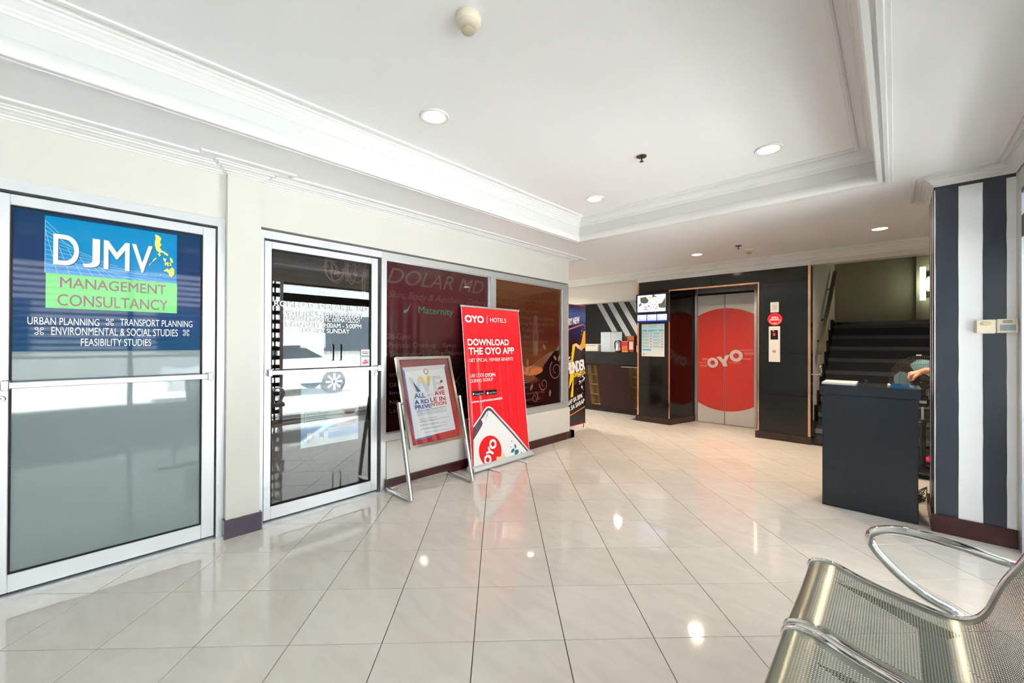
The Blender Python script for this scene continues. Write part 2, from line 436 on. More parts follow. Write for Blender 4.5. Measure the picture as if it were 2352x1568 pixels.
o = MB().sweep(loop, EDGE, True).build('trim_3', M_TRIM, smooth=35); tag(o, 'fluted edge moulding round the lip of the ceiling coffer', 'moulding', kind='structure')
o = MB().sweep(loop, [(0, ZL + .06), (.003, ZL + .06), (.003, 2.641), (0, 2.641)], True).build('trim_14', mat('fascia_dimmed_paint', rgb(216, 216, 214), .45)); tag(o, 'white fascia of the ceiling coffer, added face darkened against strong light', 'moulding', kind='structure')  # added face over the ceiling paint, coloured darker where daylight burns it out
def crown(z0, e=.10):
    h = ZL - z0
    return [(0, z0), (.10 * e, z0), (.12 * e, z0 + .14 * h), (.26 * e, z0 + .22 * h), (.28 * e, z0 + .36 * h), (.44 * e, z0 + .44 * h), (.52 * e, z0 + .60 * h), (.74 * e, z0 + .68 * h), (.78 * e, z0 + .84 * h), (.98 * e, z0 + .88 * h), (e, ZL), (0, ZL)]
def bead(e):
    return [(e, ZL), (e + .002, ZL - .011), (e + .012, ZL - .014), (e + .026, ZL - .009), (e + .029, ZL)]
lw = [(XL, YB), (XL, .684), (XL + .06, .684), (XL + .06, .882), (XL, .882), (XL, YEND), (-5.0, YEND)]
o = MB().sweep(lw, crown(2.438, .085)).build('trim_4', M_TRIM, smooth=35); tag(o, 'white crown moulding along the top of the shop-front wall', 'moulding', kind='structure')
o = MB().sweep(lw, bead(.145)).build('trim_5', M_TRIM, smooth=35); tag(o, 'thin ceiling bead beside the shop-front crown moulding', 'moulding', kind='structure')
ew = [(-5.0, YE + .01), (1.2, YE + .01)]
o = MB().sweep(ew, crown(2.405, .12)).build('trim_6', M_TRIM, smooth=35); tag(o, 'white crown moulding above the lift wall and stair opening', 'moulding', kind='structure')
o = MB().sweep(ew, bead(.19)).build('trim_7', M_TRIM, smooth=35); tag(o, 'thin ceiling bead in front of the lift wall crown moulding', 'moulding', kind='structure')
cw = [(.205, 4.72), (.205, 4.135), (XR - .005, 4.135), (XR - .005, YB)]
o = MB().sweep(cw, crown(2.418, .06)).build('trim_8', M_TRIM, smooth=35); tag(o, 'white crown moulding wrapped round the striped column top', 'moulding', kind='structure')
o = MB().sweep(cw, bead(.085)).build('trim_9', M_TRIM, smooth=35); tag(o, 'thin ceiling bead round the striped column', 'moulding', kind='structure')

# ================================================================== LEFT SHOP FRONT WALL
w = MB()
w.box(XL - .2, XL, YB, YEND, 2.137, ZL)                    # header
w.box(XL - .2, XL, YB, -.38, 0, 2.137)                      # wall left of the first door
w.box(XL - .2, XL + .06, .684, .882, 0, ZL)                 # pilaster
w.box(XL - .2, XL + .025, 1.885, YEND, 0, .428)             # knee wall
w.box(XL - .2, XL, YEND - .02, YEND, .428, 2.137)
w.box(-6.6, XL - .2, YEND - .12, YEND, 0, ZL)               # side wall of the clinic
wall_left = tag(w.build('wall_left', M_CREAM), 'cream wall around the two shop doors and clinic windows', 'wall', kind='structure')
b = MB().box(XL + .025, XL + .042, 1.872, YEND + .085, 0, .098).box(XL - .2, XL + .042, YEND + .0, YEND + .085, 0, .098)
tag(b.build('baseboard_left', M_MAROON), 'dark maroon skirting below the clinic windows', 'skirting', kind='structure')
b = MB().box(XL + .06, XL + .078, .672, .894, 0, .122).box(XL + .0, XL + .06, .672, .684, 0, .122).box(XL + .0, XL + .06, .882, .894, 0, .122)
tag(b.build('baseboard_pilaster', M_MAROON_REFL), 'maroon skirting with a painted blue reflection round the narrow pilaster between the doors', 'skirting', kind='structure')
b = MB().box(XL, XL + .016, YB, -.40, 0, .12)
tag(b.build('baseboard_rear', M_MAROON), 'dark maroon skirting along the left wall before the first door', 'skirting', kind='structure')
# dim clinic room behind the glass
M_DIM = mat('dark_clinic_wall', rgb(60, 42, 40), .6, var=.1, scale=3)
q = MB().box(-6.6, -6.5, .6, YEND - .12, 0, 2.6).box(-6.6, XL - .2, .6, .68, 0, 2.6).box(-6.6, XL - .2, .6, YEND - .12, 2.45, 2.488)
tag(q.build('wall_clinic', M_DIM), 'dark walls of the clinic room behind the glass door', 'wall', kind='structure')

LS = Surf((XL - .015, 0, 0), (0, 1, 0), (0, 0, 1))          # plane of the shop-front glass
def alu_door(name, label, y0, y1, g0, g1, zb, zt, gb, gt):
    d = thing(name, (XL, (y0 + y1) / 2, 0), label, 'door', kind='structure')
    x0, x1 = XL - .045, XL - .002
    MB().bev(x0, x1, y0, g0, zb, zt, .003).build('stile', M_ALU, d)
    MB().bev(x0, x1, g1, y1, zb, zt, .003).build('stile', M_ALU, d)
    MB().bev(x0, x1, g0, g1, gt, zt, .003).build('rail', M_ALU, d)
    MB().bev(x0, x1, g0, g1, zb, gb, .003).build('rail', M_ALU, d)
    r = MB()  # glazing bead
    for a in ((g0, g0 + .008, gb, gt), (g1 - .008, g1, gb, gt)): r.box(x1 - .014, x1 - .006, a[0], a[1], a[2], a[3])
    for a in ((gb, gb + .008), (gt - .008, gt)): r.box(x1 - .014, x1 - .006, g0, g1, a[0], a[1])
    r.build('glazing_bead', M_RUBBER, d)
    return d
def push_bar(d, y0, y1, z):
    p = MB().bev(XL + .040, XL + .058, y0 + .01, y1 - .01, z - .016, z + .016, .004).build('push_bar', M_ALU, d)
    for yy in (y0, y1 - .03): MB().bev(XL - .002, XL + .062, yy, yy + .03, z - .026, z + .026, .004).build('bar_bracket', M_STEEL, p)
def lock(d, y, z):
    o = MB().lathe([(.017, 0), (.017, .006), (.012, .012), (0, .012)], (XL - .002, y, z), 20, (1, 0, 0)).build('lock', M_CHROME, d, smooth=40)
    MB().box(XL + .0098, XL + .0108, y - .002, y + .002, z - .006, z + .006).build('keyhole', M_BLACK, o)

# ---- door 1: frosted glass with the blue consultancy print
d1 = alu_door('door_1', 'aluminium door with frosted glass and a blue and green consultancy print', -.325, .632, -.238, .562, .02, 2.068, .112, 2.012)
f = MB().box(XL - .06, XL + .012, .640, .682, 0, 2.137).box(XL - .06, XL + .012, -.38, -.333, 0, 2.137).box(XL - .06, XL + .012, -.333, .640, 2.082, 2.137)
f.build('door_frame', M_ALU, d1)
MB().box(XL - .06, XL + .05, -.38, .684, .0, .012).build('threshold', M_ALU2, d1)
MB().box(XL - .07, XL - .062, -.34, .645, .0, 2.09).build('shadow_gap', M_GAP, d1)
M_FROST = mat('frosted_glass', rgb(132, 144, 148), .03, var=.04, scale=1.2, spec=.6)
gl = MB().box(XL - .026, XL - .018, -.238, .562, .112, 2.012).build('glass_pane', M_FROST, d1)
M_NAVY = ramp_mat('navy_print_reflection', [(0, rgb(18, 68, 108)), (.5, rgb(40, 60, 108)), (1, rgb(14, 54, 90))], 2, .04, noise=.3)  # navy print; the purple middle is a reflection put into the colour
film = MB(); LS.rect(film, -.230, 1.256, .556, 2.004, -.0015); film = film.build('print_film', M_NAVY, d1)
M_CYAN = ramp_mat('blue_box_print', [(0, rgb(70, 140, 205)), (.45, rgb(20, 135, 190)), (1, rgb(0, 130, 185))], 2, .04)
b = MB(); LS.rect(b, -.122, 1.678, .431, 1.986, -.0008); b.build('blue_box', M_CYAN, film)
b = MB(); LS.rect(b, -.117, 1.490, .433, 1.678, -.0008); b.build('green_box', mat('green_print', rgb(128, 212, 130), .05), film)
g = MB()
def curve_pt(t):   # lower-left envelope of the net
    return -.122 + .553 * t, 1.968 - .285 * (1 - (1 - t) ** 3.2)
for k in range(11):
    t = k / 10; a = curve_pt(min(1, t * .95)); LS.line(g, [(-.120, 1.960 - .026 * k), (-.120 + .05 + .5 * (k / 10) ** 1.5, 1.960 - .06 - .22 * min(1, (k / 10) ** .75))], .0016, .0002)
    LS.line(g, [(-.120 + .045 * k, 1.679), (max(-.12, -.12 + .045 * k - .04 - .005 * k), min(1.96, 1.69 + .27 * (1 - k / 10.5) ** 2.0))], .0016, .0002)
g.build('net_lines', mat('pale_blue_print', rgb(170, 215, 240), .1), film)
dk = MB(); wt = MB()
for ch, q in (('D', (122, 606, 182, 542)), ('J', (190, 614, 230, 552)), ('M', (238, 618, 298, 558)), ('V', (303, 624, 350, 570))):
    a = LS.at(q[0], q[1]); e = LS.at(q[2], q[3])
    v0, v1 = 1.727, 1.894
    LS.text(dk, ch, a[0] + .003, v0 - .003, e[0] + .003, v1 - .003, .0004, bold=.012); LS.text(wt, ch, a[0], v0, e[0], v1, .0009, bold=.012)
LS.text(wt, 'URBAN PLANNING', -.179, 1.398, .087, 1.438, .0005); LS.text(wt, 'TRANSPORT PLANNING', .173, 1.404, .512, 1.444, .0005)
LS.text(wt, 'ENVIRONMENTAL & SOCIAL STUDIES', -.095, 1.344, .438, 1.388, .0005); LS.text(wt, 'FEASIBILITY STUDIES', .015, 1.284, .311, 1.326, .0005)
for (u, v) in ((.130, 1.422), (-.138, 1.364), (.480, 1.368)):
    for a in (-1, 1):
        for e in (-1, 1): LS.ring(wt, u + a * .0095, v + e * .0130, .0042, .0070, .0005, 12)
    LS.ring(wt, u, v, .0045, .0075, .0005, 4, a0=PI / 4, a1=PI / 4 + 2 * PI)
dk.build('letter_shadow', mat('letter_shadow_print', rgb(20, 60, 95), .3), film); wt.build('lettering', M_WHITEP, film)
t = MB(); LS.text(t, 'MANAGEMENT', -.065, 1.604, .379, 1.662, .0005, bold=.006); LS.text(t, 'CONSULTANCY', -.074, 1.505, .388, 1.568, .0005, bold=.004)
t.build('lettering', mat('mauve_print', rgb(150, 104, 118), .2), film)
y = MB()
ISL = [[(.055, .005), (.085, .0), (.10, -.02), (.092, -.05), (.104, -.07), (.088, -.085), (.10, -.105), (.13, -.118), (.15, -.13), (.155, -.148), (.138, -.142), (.118, -.128), (.10, -.122), (.085, -.13), (.07, -.118), (.06, -.095), (.05, -.06), (.057, -.03)],
       [(.075, -.135), (.092, -.13), (.098, -.145), (.088, -.158)], [(.165, -.155), (.185, -.16), (.195, -.19), (.18, -.195), (.17, -.175)], [(.165, -.19), (.178, -.2), (.182, -.22), (.168, -.215)],
       [(.115, -.165), (.14, -.17), (.138, -.19), (.12, -.188)], [(.13, -.198), (.146, -.196), (.14, -.222), (.128, -.218)], [(.15, -.188), (.16, -.2), (.152, -.222), (.146, -.205)], [(.15, -.212), (.162, -.214), (.16, -.224), (.148, -.222)],
       [(.06, -.17), (.068, -.172), (.02, -.228), (.01, -.236), (.015, -.222)], [(.125, -.262), (.135, -.245), (.155, -.24), (.165, -.252), (.185, -.225), (.2, -.24), (.205, -.272), (.198, -.29), (.186, -.305), (.165, -.296), (.158, -.272), (.14, -.262), (.13, -.275)],
       [(.085, -.302), (.1, -.292), (.103, -.298)], [(.06, -.318), (.075, -.31), (.078, -.315)]]
def isl(mb, dx, dy, d):
    rg = random.Random(3)
    for pl0 in ISL:
        pl = []
        for i, a_ in enumerate(pl0):
            b_ = pl0[(i + 1) % len(pl0)]
            for t_ in (0, .33, .66): pl.append((a_[0] + (b_[0] - a_[0]) * t_ + rg.uniform(-.003, .003), a_[1] + (b_[1] - a_[1]) * t_ + rg.uniform(-.003, .003)))
        LS.poly(mb, [(.292 + dx + a * .62, 1.966 + dy + b * .82) for a, b in pl], d)
dm = MB(); isl(dm, .002, -.003, .0004); dm.build('map_shadow', MATS['letter_shadow_print'], film)
isl(y, 0, 0, .0009); y.build('island_map', mat('pale_yellow_print', rgb(245, 228, 110), .3), film)
push_bar(d1, -.262, .612, 1.085); lock(d1, -.262, 1.016)

# ---- door 2: clear glass clinic door
d2 = alu_door('door_2', 'aluminium clinic door of clear glass with white lettering', .922, 1.808, .969, 1.748, .02, 2.045, .112, 1.992)
f = MB().box(XL - .06, XL + .012, .884, .915, 0, 2.115).box(XL - .06, XL + .012, .915, 1.834, 2.058, 2.115)
f.build('door_frame', M_ALU, d2)
MB().box(XL - .06, XL + .05, .884, 1.884, 0, .012).build('threshold', M_ALU2, d2)
M_CLEAR = thin_glass('clear_door_glass', (.97, .98, .98, 1), .11, 1.)
MB().box(XL - .026, XL - .020, .969, 1.748, .112, 1.992).build('glass_pane', M_CLEAR, d2)
t = MB()
for s_, q in (('ROMEO D. DOLAR JR. MD', (.990, 1.563, 1.721, 1.618)), ('OBSTETRICS - GYNECOLOGY', (1.049, 1.510, 1.678, 1.556)), ('CLINICAL & COSMETIC DERMATOLOGY', (1.067, 1.475, 1.654, 1.508)), ('OPEN DAILY 9:00AM - 5:00PM', (1.068, 1.427, 1.662, 1.466)), ('EXCEPT SUNDAY', (1.191, 1.383, 1.560, 1.421))):
    LS.text(t, s_, *q, d=-.002, bold=.02)
t.build('lettering', M_WHITEP, d2)
p = MB(); LS.rect(p, 1.176, 1.266, 1.369, 1.385, -.013); p.build('paper_notice', M_PAPER, d2)
st = MB(); LS.rect(st, 1.662, 1.108, 1.742, 1.250, -.002); st = st.build('door_sticker', M_PAPER, d2)
t = MB(); LS.text(t, 'THE DOCTOR IS', 1.668, 1.185, 1.736, 1.200, -.001, bold=.02); t.build('lettering', M_BLACKPR, st)
t = MB(); LS.poly(t, [(1.668, 1.135), (1.70, 1.150), (1.736, 1.144), (1.715, 1.128), (1.68, 1.126)], -.001); LS.rect(t, 1.668, 1.225, 1.735, 1.232, -.001); t.build('red_mark', mat('orange_red_print', rgb(220, 80, 50), .4), st)
t = MB(); LS.rect(t, 1.672, 1.212, 1.730, 1.219, -.001); LS.poly(t, [(1.672, 1.152), (1.70, 1.163), (1.735, 1.156), (1.71, 1.152)], -.001); t.build('blue_mark', M_BLUEP, st)
push_bar(d2, .932, 1.806, 1.089); lock(d2, 1.790, 1.037)
# poster fixed inside the clinic door
PS = Surf((XL - .045, 0, 0), (0, 1, 0), (0, 0, 1))
po = MB(); PS.rect(po, 1.190, .486, 1.655, 1.092, 0); po = tag(po.build('skincare_poster', ramp_mat('skincare_poster_paper', [(0, rgb(236, 242, 246)), (.06, rgb(220, 236, 246)), (.1, rgb(90, 165, 220)), (.27, rgb(120, 185, 230)), (.28, rgb(216, 222, 218)), (.62, rgb(214, 222, 220)), (.64, rgb(190, 214, 234)), (.8, rgb(205, 220, 232)), (.82, rgb(140, 185, 225)), (.9, rgb(226, 232, 230)), (1, rgb(222, 228, 224))], 2, .4)),
         'pale blue skincare poster behind the lower half of the clinic door glass', 'poster')
for a in (('AGAS', 1.232, 1.035, 1.365, 1.075, .001), ('A natural way to glow', 1.222, .955, 1.50, .985, .001)):
    g = MB(); PS.text(g, *a); g.build('lettering', mat('grey_green_print', rgb(130, 150, 150), .5), po)
g = MB(); PS.line(g, [(1.33, .74), (1.33, .76), (1.215, .76), (1.215, .645), (1.33, .645), (1.33, .662)], .007, .001)
for k in range(6): PS.rect(g, 1.228, .738 - k * .016, 1.40 - .012 * (k % 3), .743 - k * .016, .001)
g.build('green_bracket', mat('teal_print', rgb(60, 150, 140), .5), po)
g = MB(); PS.disc(g, 1.575, .83, .085, .001, r2=.125); PS.poly(g, [(1.54, .74), (1.62, .74), (1.655, .66), (1.655, .62), (1.47, .62), (1.5, .68)], .001); g.build_each('portrait_skin', mat('pale_skin_print', rgb(222, 196, 192), .5), po)
g = MB(); PS.poly(g, [(1.50, .90), (1.505, .95), (1.54, .985), (1.59, .995), (1.64, .98), (1.655, .93), (1.655, .86), (1.63, .90), (1.57, .935), (1.52, .92)], .002); PS.disc(g, 1.575, .852, .012, .002, 16, r2=.005); PS.poly(g, [(1.63, .70), (1.655, .74), (1.655, .68)], .002); g.build_each('portrait_hair', mat('taupe_print', rgb(130, 118, 122), .5), po)
g = MB()
for k, (u, h) in enumerate(((1.215, .03), (1.235, .075), (1.265, .035), (1.295, .06), (1.325, .03), (1.365, .07))): PS.rect(g, u, .522, u + .034, .522 + h, .001)
for k in range(3): PS.rect(g, 1.40, .608 - .012 * k, 1.64, .613 - .012 * k, .001)
g.build_each('product_jars', M_WHITEP, po)

# ---- windows with dark red printed film
wn = thing('window_1', (XL, 2.5, .43), 'dark red printed clinic window behind the easel', 'window', kind='structure')
wf = MB().box(XL - .06, XL + .012, 1.834, 1.884, 0, 2.115).box(XL - .06, XL + .012, 1.884, 3.163, 2.052, 2.115).box(XL - .06, XL + .012, 1.884, 3.163, .43, .495).box(XL - .06, XL + .012, 3.163, 3.205, .43, 2.115)
wf.build('window_frame', M_ALU2, wn)
r = MB().box(XL - .03, XL - .006, 3.146, 3.163, .495, 2.052).box(XL - .03, XL - .006, 1.884, 1.890, .495, 2.052).box(XL - .03, XL - .006, 1.884, 3.163, 2.044, 2.052).box(XL - .03, XL - .006, 1.884, 3.163, .495, .503); r.build('glazing_bead', M_ALU, wn)
FS = Surf((XL - .024, 0, 0), (0, 1, 0), (0, 0, 1))
def film_mat(name, stops, axis, noise):
    return ramp_mat(name, stops, axis, .035, noise=noise, nscale=2.2, coat=.25)
m1 = film_mat('maroon_window_film', [(0, rgb(10, 8, 9)), (.32, rgb(20, 11, 12)), (.5, rgb(60, 20, 24)), (.75, rgb(78, 30, 35)), (1, rgb(64, 27, 31))], 2, .22)
p1 = MB().box(XL - .034, XL - .024, 1.884, 3.163, .495, 2.052).build('glass_pane', m1, wn)
wn2 = thing('window_2', (XL, 3.9, .43), 'dark red and orange clinic window with scroll flowers, at the wall end', 'window', kind='structure')
wf = MB().box(XL - .06, XL + .012, 3.205, 3.250, .43, 2.115).box(XL - .06, XL + .012, 3.250, 4.54, 2.052, 2.115).box(XL - .06, XL + .012, 3.250, 4.54, .43, .495).box(XL - .06, XL + .012, 4.54, 4.66, .43, 2.115)
wf.build('window_frame', M_ALU2, wn2)
r = MB().box(XL - .03, XL - .006, 4.523, 4.54, .495, 2.052).box(XL - .03, XL - .006, 3.250, 3.256, .495, 2.052).box(XL - .03, XL - .006, 3.25, 4.54, 2.044, 2.052).box(XL - .03, XL - .006, 3.25, 4.54, .495, .503); r.build('glazing_bead', M_ALU, wn2)
m2 = film_mat('orange_window_film', [(0, rgb(26, 10, 12)), (.2, rgb(54, 17, 18)), (.28, rgb(116, 58, 30)), (.36, rgb(104, 54, 30)), (.6, rgb(76, 32, 25)), (1, rgb(92, 52, 28))], 2, .25)
p2 = MB().box(XL - .034, XL - .024, 3.250, 4.54, .495, 2.052).build('glass_pane', m2, wn2)
tx = MB()
FS.text(tx, 'DOLAR MD', 1.905, 1.850, 3.09, 1.995, .001, shear=.35, bold=-.012); FS.text(tx, 'Skin, Body & Aesthetic Gallery', 1.915, 1.700, 3.135, 1.785, .001, shear=.4, bold=-.006)
for s_, q in (('OB-Gyne', (1.892, 1.325, 2.156, 1.395)), ('Prenatal Check-up', (1.927, 1.250, 2.450, 1.312)), ('Gynos', (2.53, 1.250, 2.700, 1.306)), ('Transabdominal', (1.927, 1.180, 2.385, 1.228)), ('Transvaginal', (2.437, 1.176, 2.78, 1.226)), ('Imm', (1.94, 1.0, 2.06, 1.04)), ('D&C', (1.94, .905, 2.05, .945)), ('Imp', (1.94, .830, 2.06, .868)), ('New', (1.94, .752, 2.06, .788)), ('Lab', (1.94, .672, 2.04, .71))):
    FS.text(tx, s_, *q, d=.001)
FS.disc(tx, 1.906, 1.278, .010, .001, 12); FS.disc(tx, 1.906, 1.205, .010, .001, 12)
for k in range(3): FS.line(tx, bez((2.62, .55 + .1 * k), (2.8, 1.0 + .1 * k), (3.0, .9), (3.12, 1.35 - .1 * k)), .005, .001)
FS.ring(tx, 2.66, .82, .10, .105, .001, 30); FS.ring(tx, 2.66, .82, .06, .064, .001, 24)
tx.build('lettering', mat('faded_grey_print', rgb(88, 66, 62), .1), p1)
tx = MB(); FS.text(tx, 'Maternity', 2.239, 1.572, 2.663, 1.662, .001, bold=.02); FS.line(tx, bez((2.08, 1.60), (2.12, 1.60), (2.13, 1.63), (2.155, 1.68), 8), [.03, .028, .024, .02, .018, .015, .012, .008, .004], .001)
tx.build('lettering', mat('faded_green_print', rgb(52, 92, 66), .3), p1)
tx = MB()
for s_, q in (('Dermatology', (3.275, 1.915, 3.650, 1.995)), ('Disease of the Skin, Face, Body & Nails', (3.345, 1.818, 4.420, 1.878)), ('Facial Care', (3.345, 1.752, 3.650, 1.812)), ('Weight Loss Programme', (3.40, 1.674, 4.045, 1.734)), ('Body Contour Resurfacing', (3.40, 1.594, 4.365, 1.656)), ('Anti-Aging Programme', (3.40, 1.52, 4.36, 1.58)), ('Scars & Keloidines', (3.40, 1.445, 4.16, 1.505)), ('Chemical Peel', (3.40, 1.366, 3.90, 1.424)), ('Facial Rejuvenation', (3.40, 1.292, 4.24, 1.350)), ('Microdermabrasion', (3.40, 1.21, 4.18, 1.265)), ('Botox / Peeling', (3.62, .985, 4.16, 1.035)), ('Intense Pulsed Light (IPL)', (3.30, .818, 4.030, .872)), ('Liposuction', (3.45, .738, 3.855, .785)), ('Surgery Procedures', (3.42, .655, 4.175, .705)), ('(Blepharoplasty) etc.', (3.40, .576, 4.115, .632))):
    FS.text(tx, s_, *q, d=.001)
FS.disc(tx, 3.290, 1.855, .016, .001, 14); FS.disc(tx, 3.290, 1.785, .016, .001, 14)
tx.build('lettering', mat('faded_tan_print', rgb(92, 66, 50), .1), p2)
hz = MB(); FS.poly(hz, [(3.95, .90), (4.15, 1.03), (4.36, 1.20), (4.535, 1.30), (4.535, .50), (4.20, .50), (4.26, .70), (4.12, .82)], .0006); hz.build('hair_silhouette', mat('dark_brown_film', rgb(34, 18, 18), .06), p2)
vn = MB()
def curl(mb, c, r, turns=1.3, a0=0, w=.012, sgn=1):
    n = 30; FS.line(mb, [(c[0] + r * (1 - .75 * i / n) * math.cos(a0 + sgn * turns * 2 * PI * i / n), c[1] + r * (1 - .75 * i / n) * math.sin(a0 + sgn * turns * 2 * PI * i / n)) for i in range(n + 1)], [w * (1 - .6 * i / n) for i in range(n + 1)], .0012)
for k in range(6):
    FS.line(vn, bez((3.62, .86 + .012 * k), (3.95, .70 + .05 * k), (4.10, 1.05 + .03 * k), (4.50, 1.28 - .012 * k), 20), .007, .0012)
curl(vn, (4.42, .95), .14, 1.4, 2.2, .014); curl(vn, (4.16, .78), .09, 1.3, 3.0, .012); curl(vn, (3.98, .62), .07, 1.2, 1.2, .011, -1); curl(vn, (3.70, .72), .06, 1.2, 0, .01); curl(vn, (3.56, 1.02), .09, 1.3, .5, .012)
def leafp(mb, c, a, l=.10, w=.045):
    o = []
    for i in range(9):
        t = i / 8; o.append((t * l, w * math.sin(PI * t) * .5))
    for i in range(7, 0, -1):
        t = i / 8; o.append((t * l, -w * math.sin(PI * t) * .5))
    FS.poly(mb, [(c[0] + x * math.cos(a) - z * math.sin(a), c[1] + x * math.sin(a) + z * math.cos(a)) for x, z in o], .0014)
for c_, a in (((3.86, .92), 1.2), ((3.80, .95), 2.0), ((3.76, .96), 2.7), ((3.90, .98), .7), ((3.84, 1.02), 1.6), ((4.44, 1.08), 2.4), ((4.48, 1.06), 1.3), ((4.30, .70), 4.6), ((3.94, .80), 4.2), ((4.20, 1.22), 2.2), ((3.70, 1.20), 1.4)): leafp(vn, c_, a)
vn.build('scroll_flowers', mat('dusty_rose_print', rgb(128, 92, 82), .2), p2)
vn = MB(); FS.disc(vn, 3.93, .965, .21, .0009, 30, r2=.06); vn.build('orange_glow_print', mat('amber_print', rgb(196, 108, 44), .2), p2)

# ================================================================== LIFT WALL
w = MB()
w.box(-3.20, -2.66, YE + .012, 7.30, 0, 2.345).box(-3.20, -2.66, 7.30, 9.0, 0, ZL)
w.box(-1.40, -.80, YE + .012, 6.70, 0, 2.345).box(-1.40, -.862, 6.70, 9.2, 0, 2.345).box(-2.66, -1.40, YE + .012, 7.25, 2.26, 2.345).box(-2.66, -1.40, 7.25, 7.33, 0, ZL)
w.box(-3.20, -.80, YE + .012, 6.72, 2.345, ZL)
wall_back = tag(w.build('wall_back', M_BLACK), 'black panelled wall around the lift with copper edging', 'wall', kind='structure')
w = MB().box(-5.2, -3.20, 6.60, 6.76, 2.06, ZL).box(-.80, 1.3, YE, 6.72, 2.345, ZL)
tag(w.build('wall_header', M_CREAM), 'cream header above the reception opening and the stair opening', 'wall', kind='structure')
tag(MB().box(-3.205, -.795, YE - .012, YE + .012, 2.345, 2.412).build('trim_10', M_TRIM), 'flat white board along the top of the lift wall', 'moulding', kind='structure')
tag(MB().box(-5.2, -3.205, 6.585, 6.60, 2.06, 2.085).build('trim_11', M_CREAM), 'cream edge strip under the reception header', 'moulding', kind='structure')
def panel(x0, x1, z0, z1): MB().bev(x0 + .0008, x1 - .0008, YE, YE + .012, z0 + .0008, z1 - .0008, .0012).build('panel', M_BLACKP, wall_back)
for z0, z1 in ((.0, .62), (.62, 1.185), (1.185, 2.158)): panel(-3.178, -2.672, z0, z1); panel(-1.384, -.828, z0, z1)
panel(-3.178, -2.02, 2.183, 2.345); panel(-2.02, -.828, 2.183, 2.345); panel(-3.178, -2.672, 2.158, 2.183); panel(-1.384, -.828, 2.158, 2.183)
def jamb(xa, xb, z0, z1):
    MB().prism([(xa, YE, z0 + .0008), (xb, 7.2, z0 + .0008), (xb - .012 * (1 if xb < -2 else -1), 7.2, z0 + .0008), (xa - .012 * (1 if xb < -2 else -1), YE + .004, z0 + .0008)], (0, 0, z1 - z0 - .0016)).build('panel', M_BLACKP, wall_back)
jamb(-2.648, -2.478, 0, 2.255); jamb(-1.402, -1.555, 0, 2.255)
tag(MB().box(-2.66, -1.40, YE + .012, 7.2, 2.245, 2.26).build('trim_12', M_BLACKP), 'black soffit over the lift recess', 'panel', kind='structure')
def copper(x0, x1, z0, z1, y0=YE - .004): MB().bev(x0, x1, y0, YE + .012, z0, z1, .002).build('copper_strip', M_COPPER, wall_back)
copper(-2.668, -2.648, .1, 2.183); copper(-1.406, -1.386, .1, 2.183); copper(-2.646, -1.408, 2.158, 2.183)
copper(-3.206, -3.178, .1, 2.345); copper(-.828, -.798, .1, 2.345)
b = MB().box(-3.225, -2.635, YE - .018, YE, 0, .098).box(-3.225, -3.206, YE, 6.9, 0, .098).box(-1.43, -.79, YE - .018, YE, 0, .098)
b.prism([(-2.635, YE - .018, 0), (-2.462, 7.195, 0), (-2.475, 7.195, 0), (-2.648, YE, 0)], (0, 0, .098))
tag(b.build('baseboard_back', M_BROWNB), 'dark brown skirting at the foot of the lift wall', 'skirting', kind='structure')
# ---- lift doors
d3 = thing('door_3', (-2.01, 7.2, 0), 'steel lift doors with a big red circle and white lettering', 'lift door', kind='structure')
MB().box(-2.476, -2.434, 7.175, 7.25, 0, 2.26).box(-1.586, -1.552, 7.175, 7.25, 0, 2.26).build('door_frame', M_STEEL, d3)
MB().box(-2.434, -1.586, 7.19, 7.25, 2.150, 2.26).build('transom', M_STEEL, d3)
MB().box(-2.434, -1.586, 7.185, 7.20, 2.122, 2.150).build('head_gap', M_GAP, d3)
M_LIFT = mat('brushed_lift_steel', rgb(220, 214, 208), .35, .0, var=.03, scale=40, stretch=(1, 1, .02))
ES = Surf((0, 7.199, 0), (1, 0, 0), (0, 0, 1))
M_DISC = mat('red_vinyl_disc', rgb(214, 58, 48), .25, var=.05, scale=2)
cxd, czd, rd = -2.012, 1.055, .836
for a0, a1 in ((-2.431, -2.0165), (-2.0085, -1.589)):
    lf = MB().bev(a0, a1, 7.200, 7.235, .006, 2.118, .002).build('door_leaf', M_LIFT, d3)
    pl = [(cxd + rd * math.cos(2 * PI * k / 120), czd + rd * math.sin(2 * PI * k / 120)) for k in range(120)]
    pl = clip_rect(pl, (a0 + .003, a1 - .003, 0, 3))
    q = MB(); ES.poly(q, pl, .0005); q.build('red_disc', M_DISC, lf)
MB().box(-2.0165, -2.0085, 7.203, 7.235, .006, 2.118).build('centre_seal', M_RUBBER, d3)
g = MB(); ES.ring(g, -2.196, 1.000, .038, .084, .0012, 36); ES.ring(g, -1.845, 1.122, .044, .095, .0012, 36)
ES.poly(g, [(-2.140, 1.098), (-2.075, 1.108), (-2.035, 1.055), (-1.998, 1.125), (-1.940, 1.135), (-1.990, 1.02), (-1.972, .95), (-2.035, .942), (-2.055, 1.0)], .0012)
g.build('lettering', mat('pale_pink_vinyl', rgb(228, 214, 212), .3), d3)
g = MB()
for z0, z1, x0, x1 in ((.925, .965, -2.40, -2.28), (.985, 1.01, -2.42, -2.30), (1.035, 1.075, -2.36, -2.27), (1.20, 1.225, -1.78, -1.61), (1.14, 1.18, -1.73, -1.60), (1.06, 1.09, -1.76, -1.63), (1.0, 1.02, -1.95, -1.78)): ES.rect(g, x0, z0, x1, z1, .001)
g.build_each('speed_streaks', mat('pale_red_print', rgb(222, 100, 90), .3), d3)
MB().box(-2.476, -1.552, 7.165, 7.25, -.004, .004).build('sill', M_STEEL, d3)
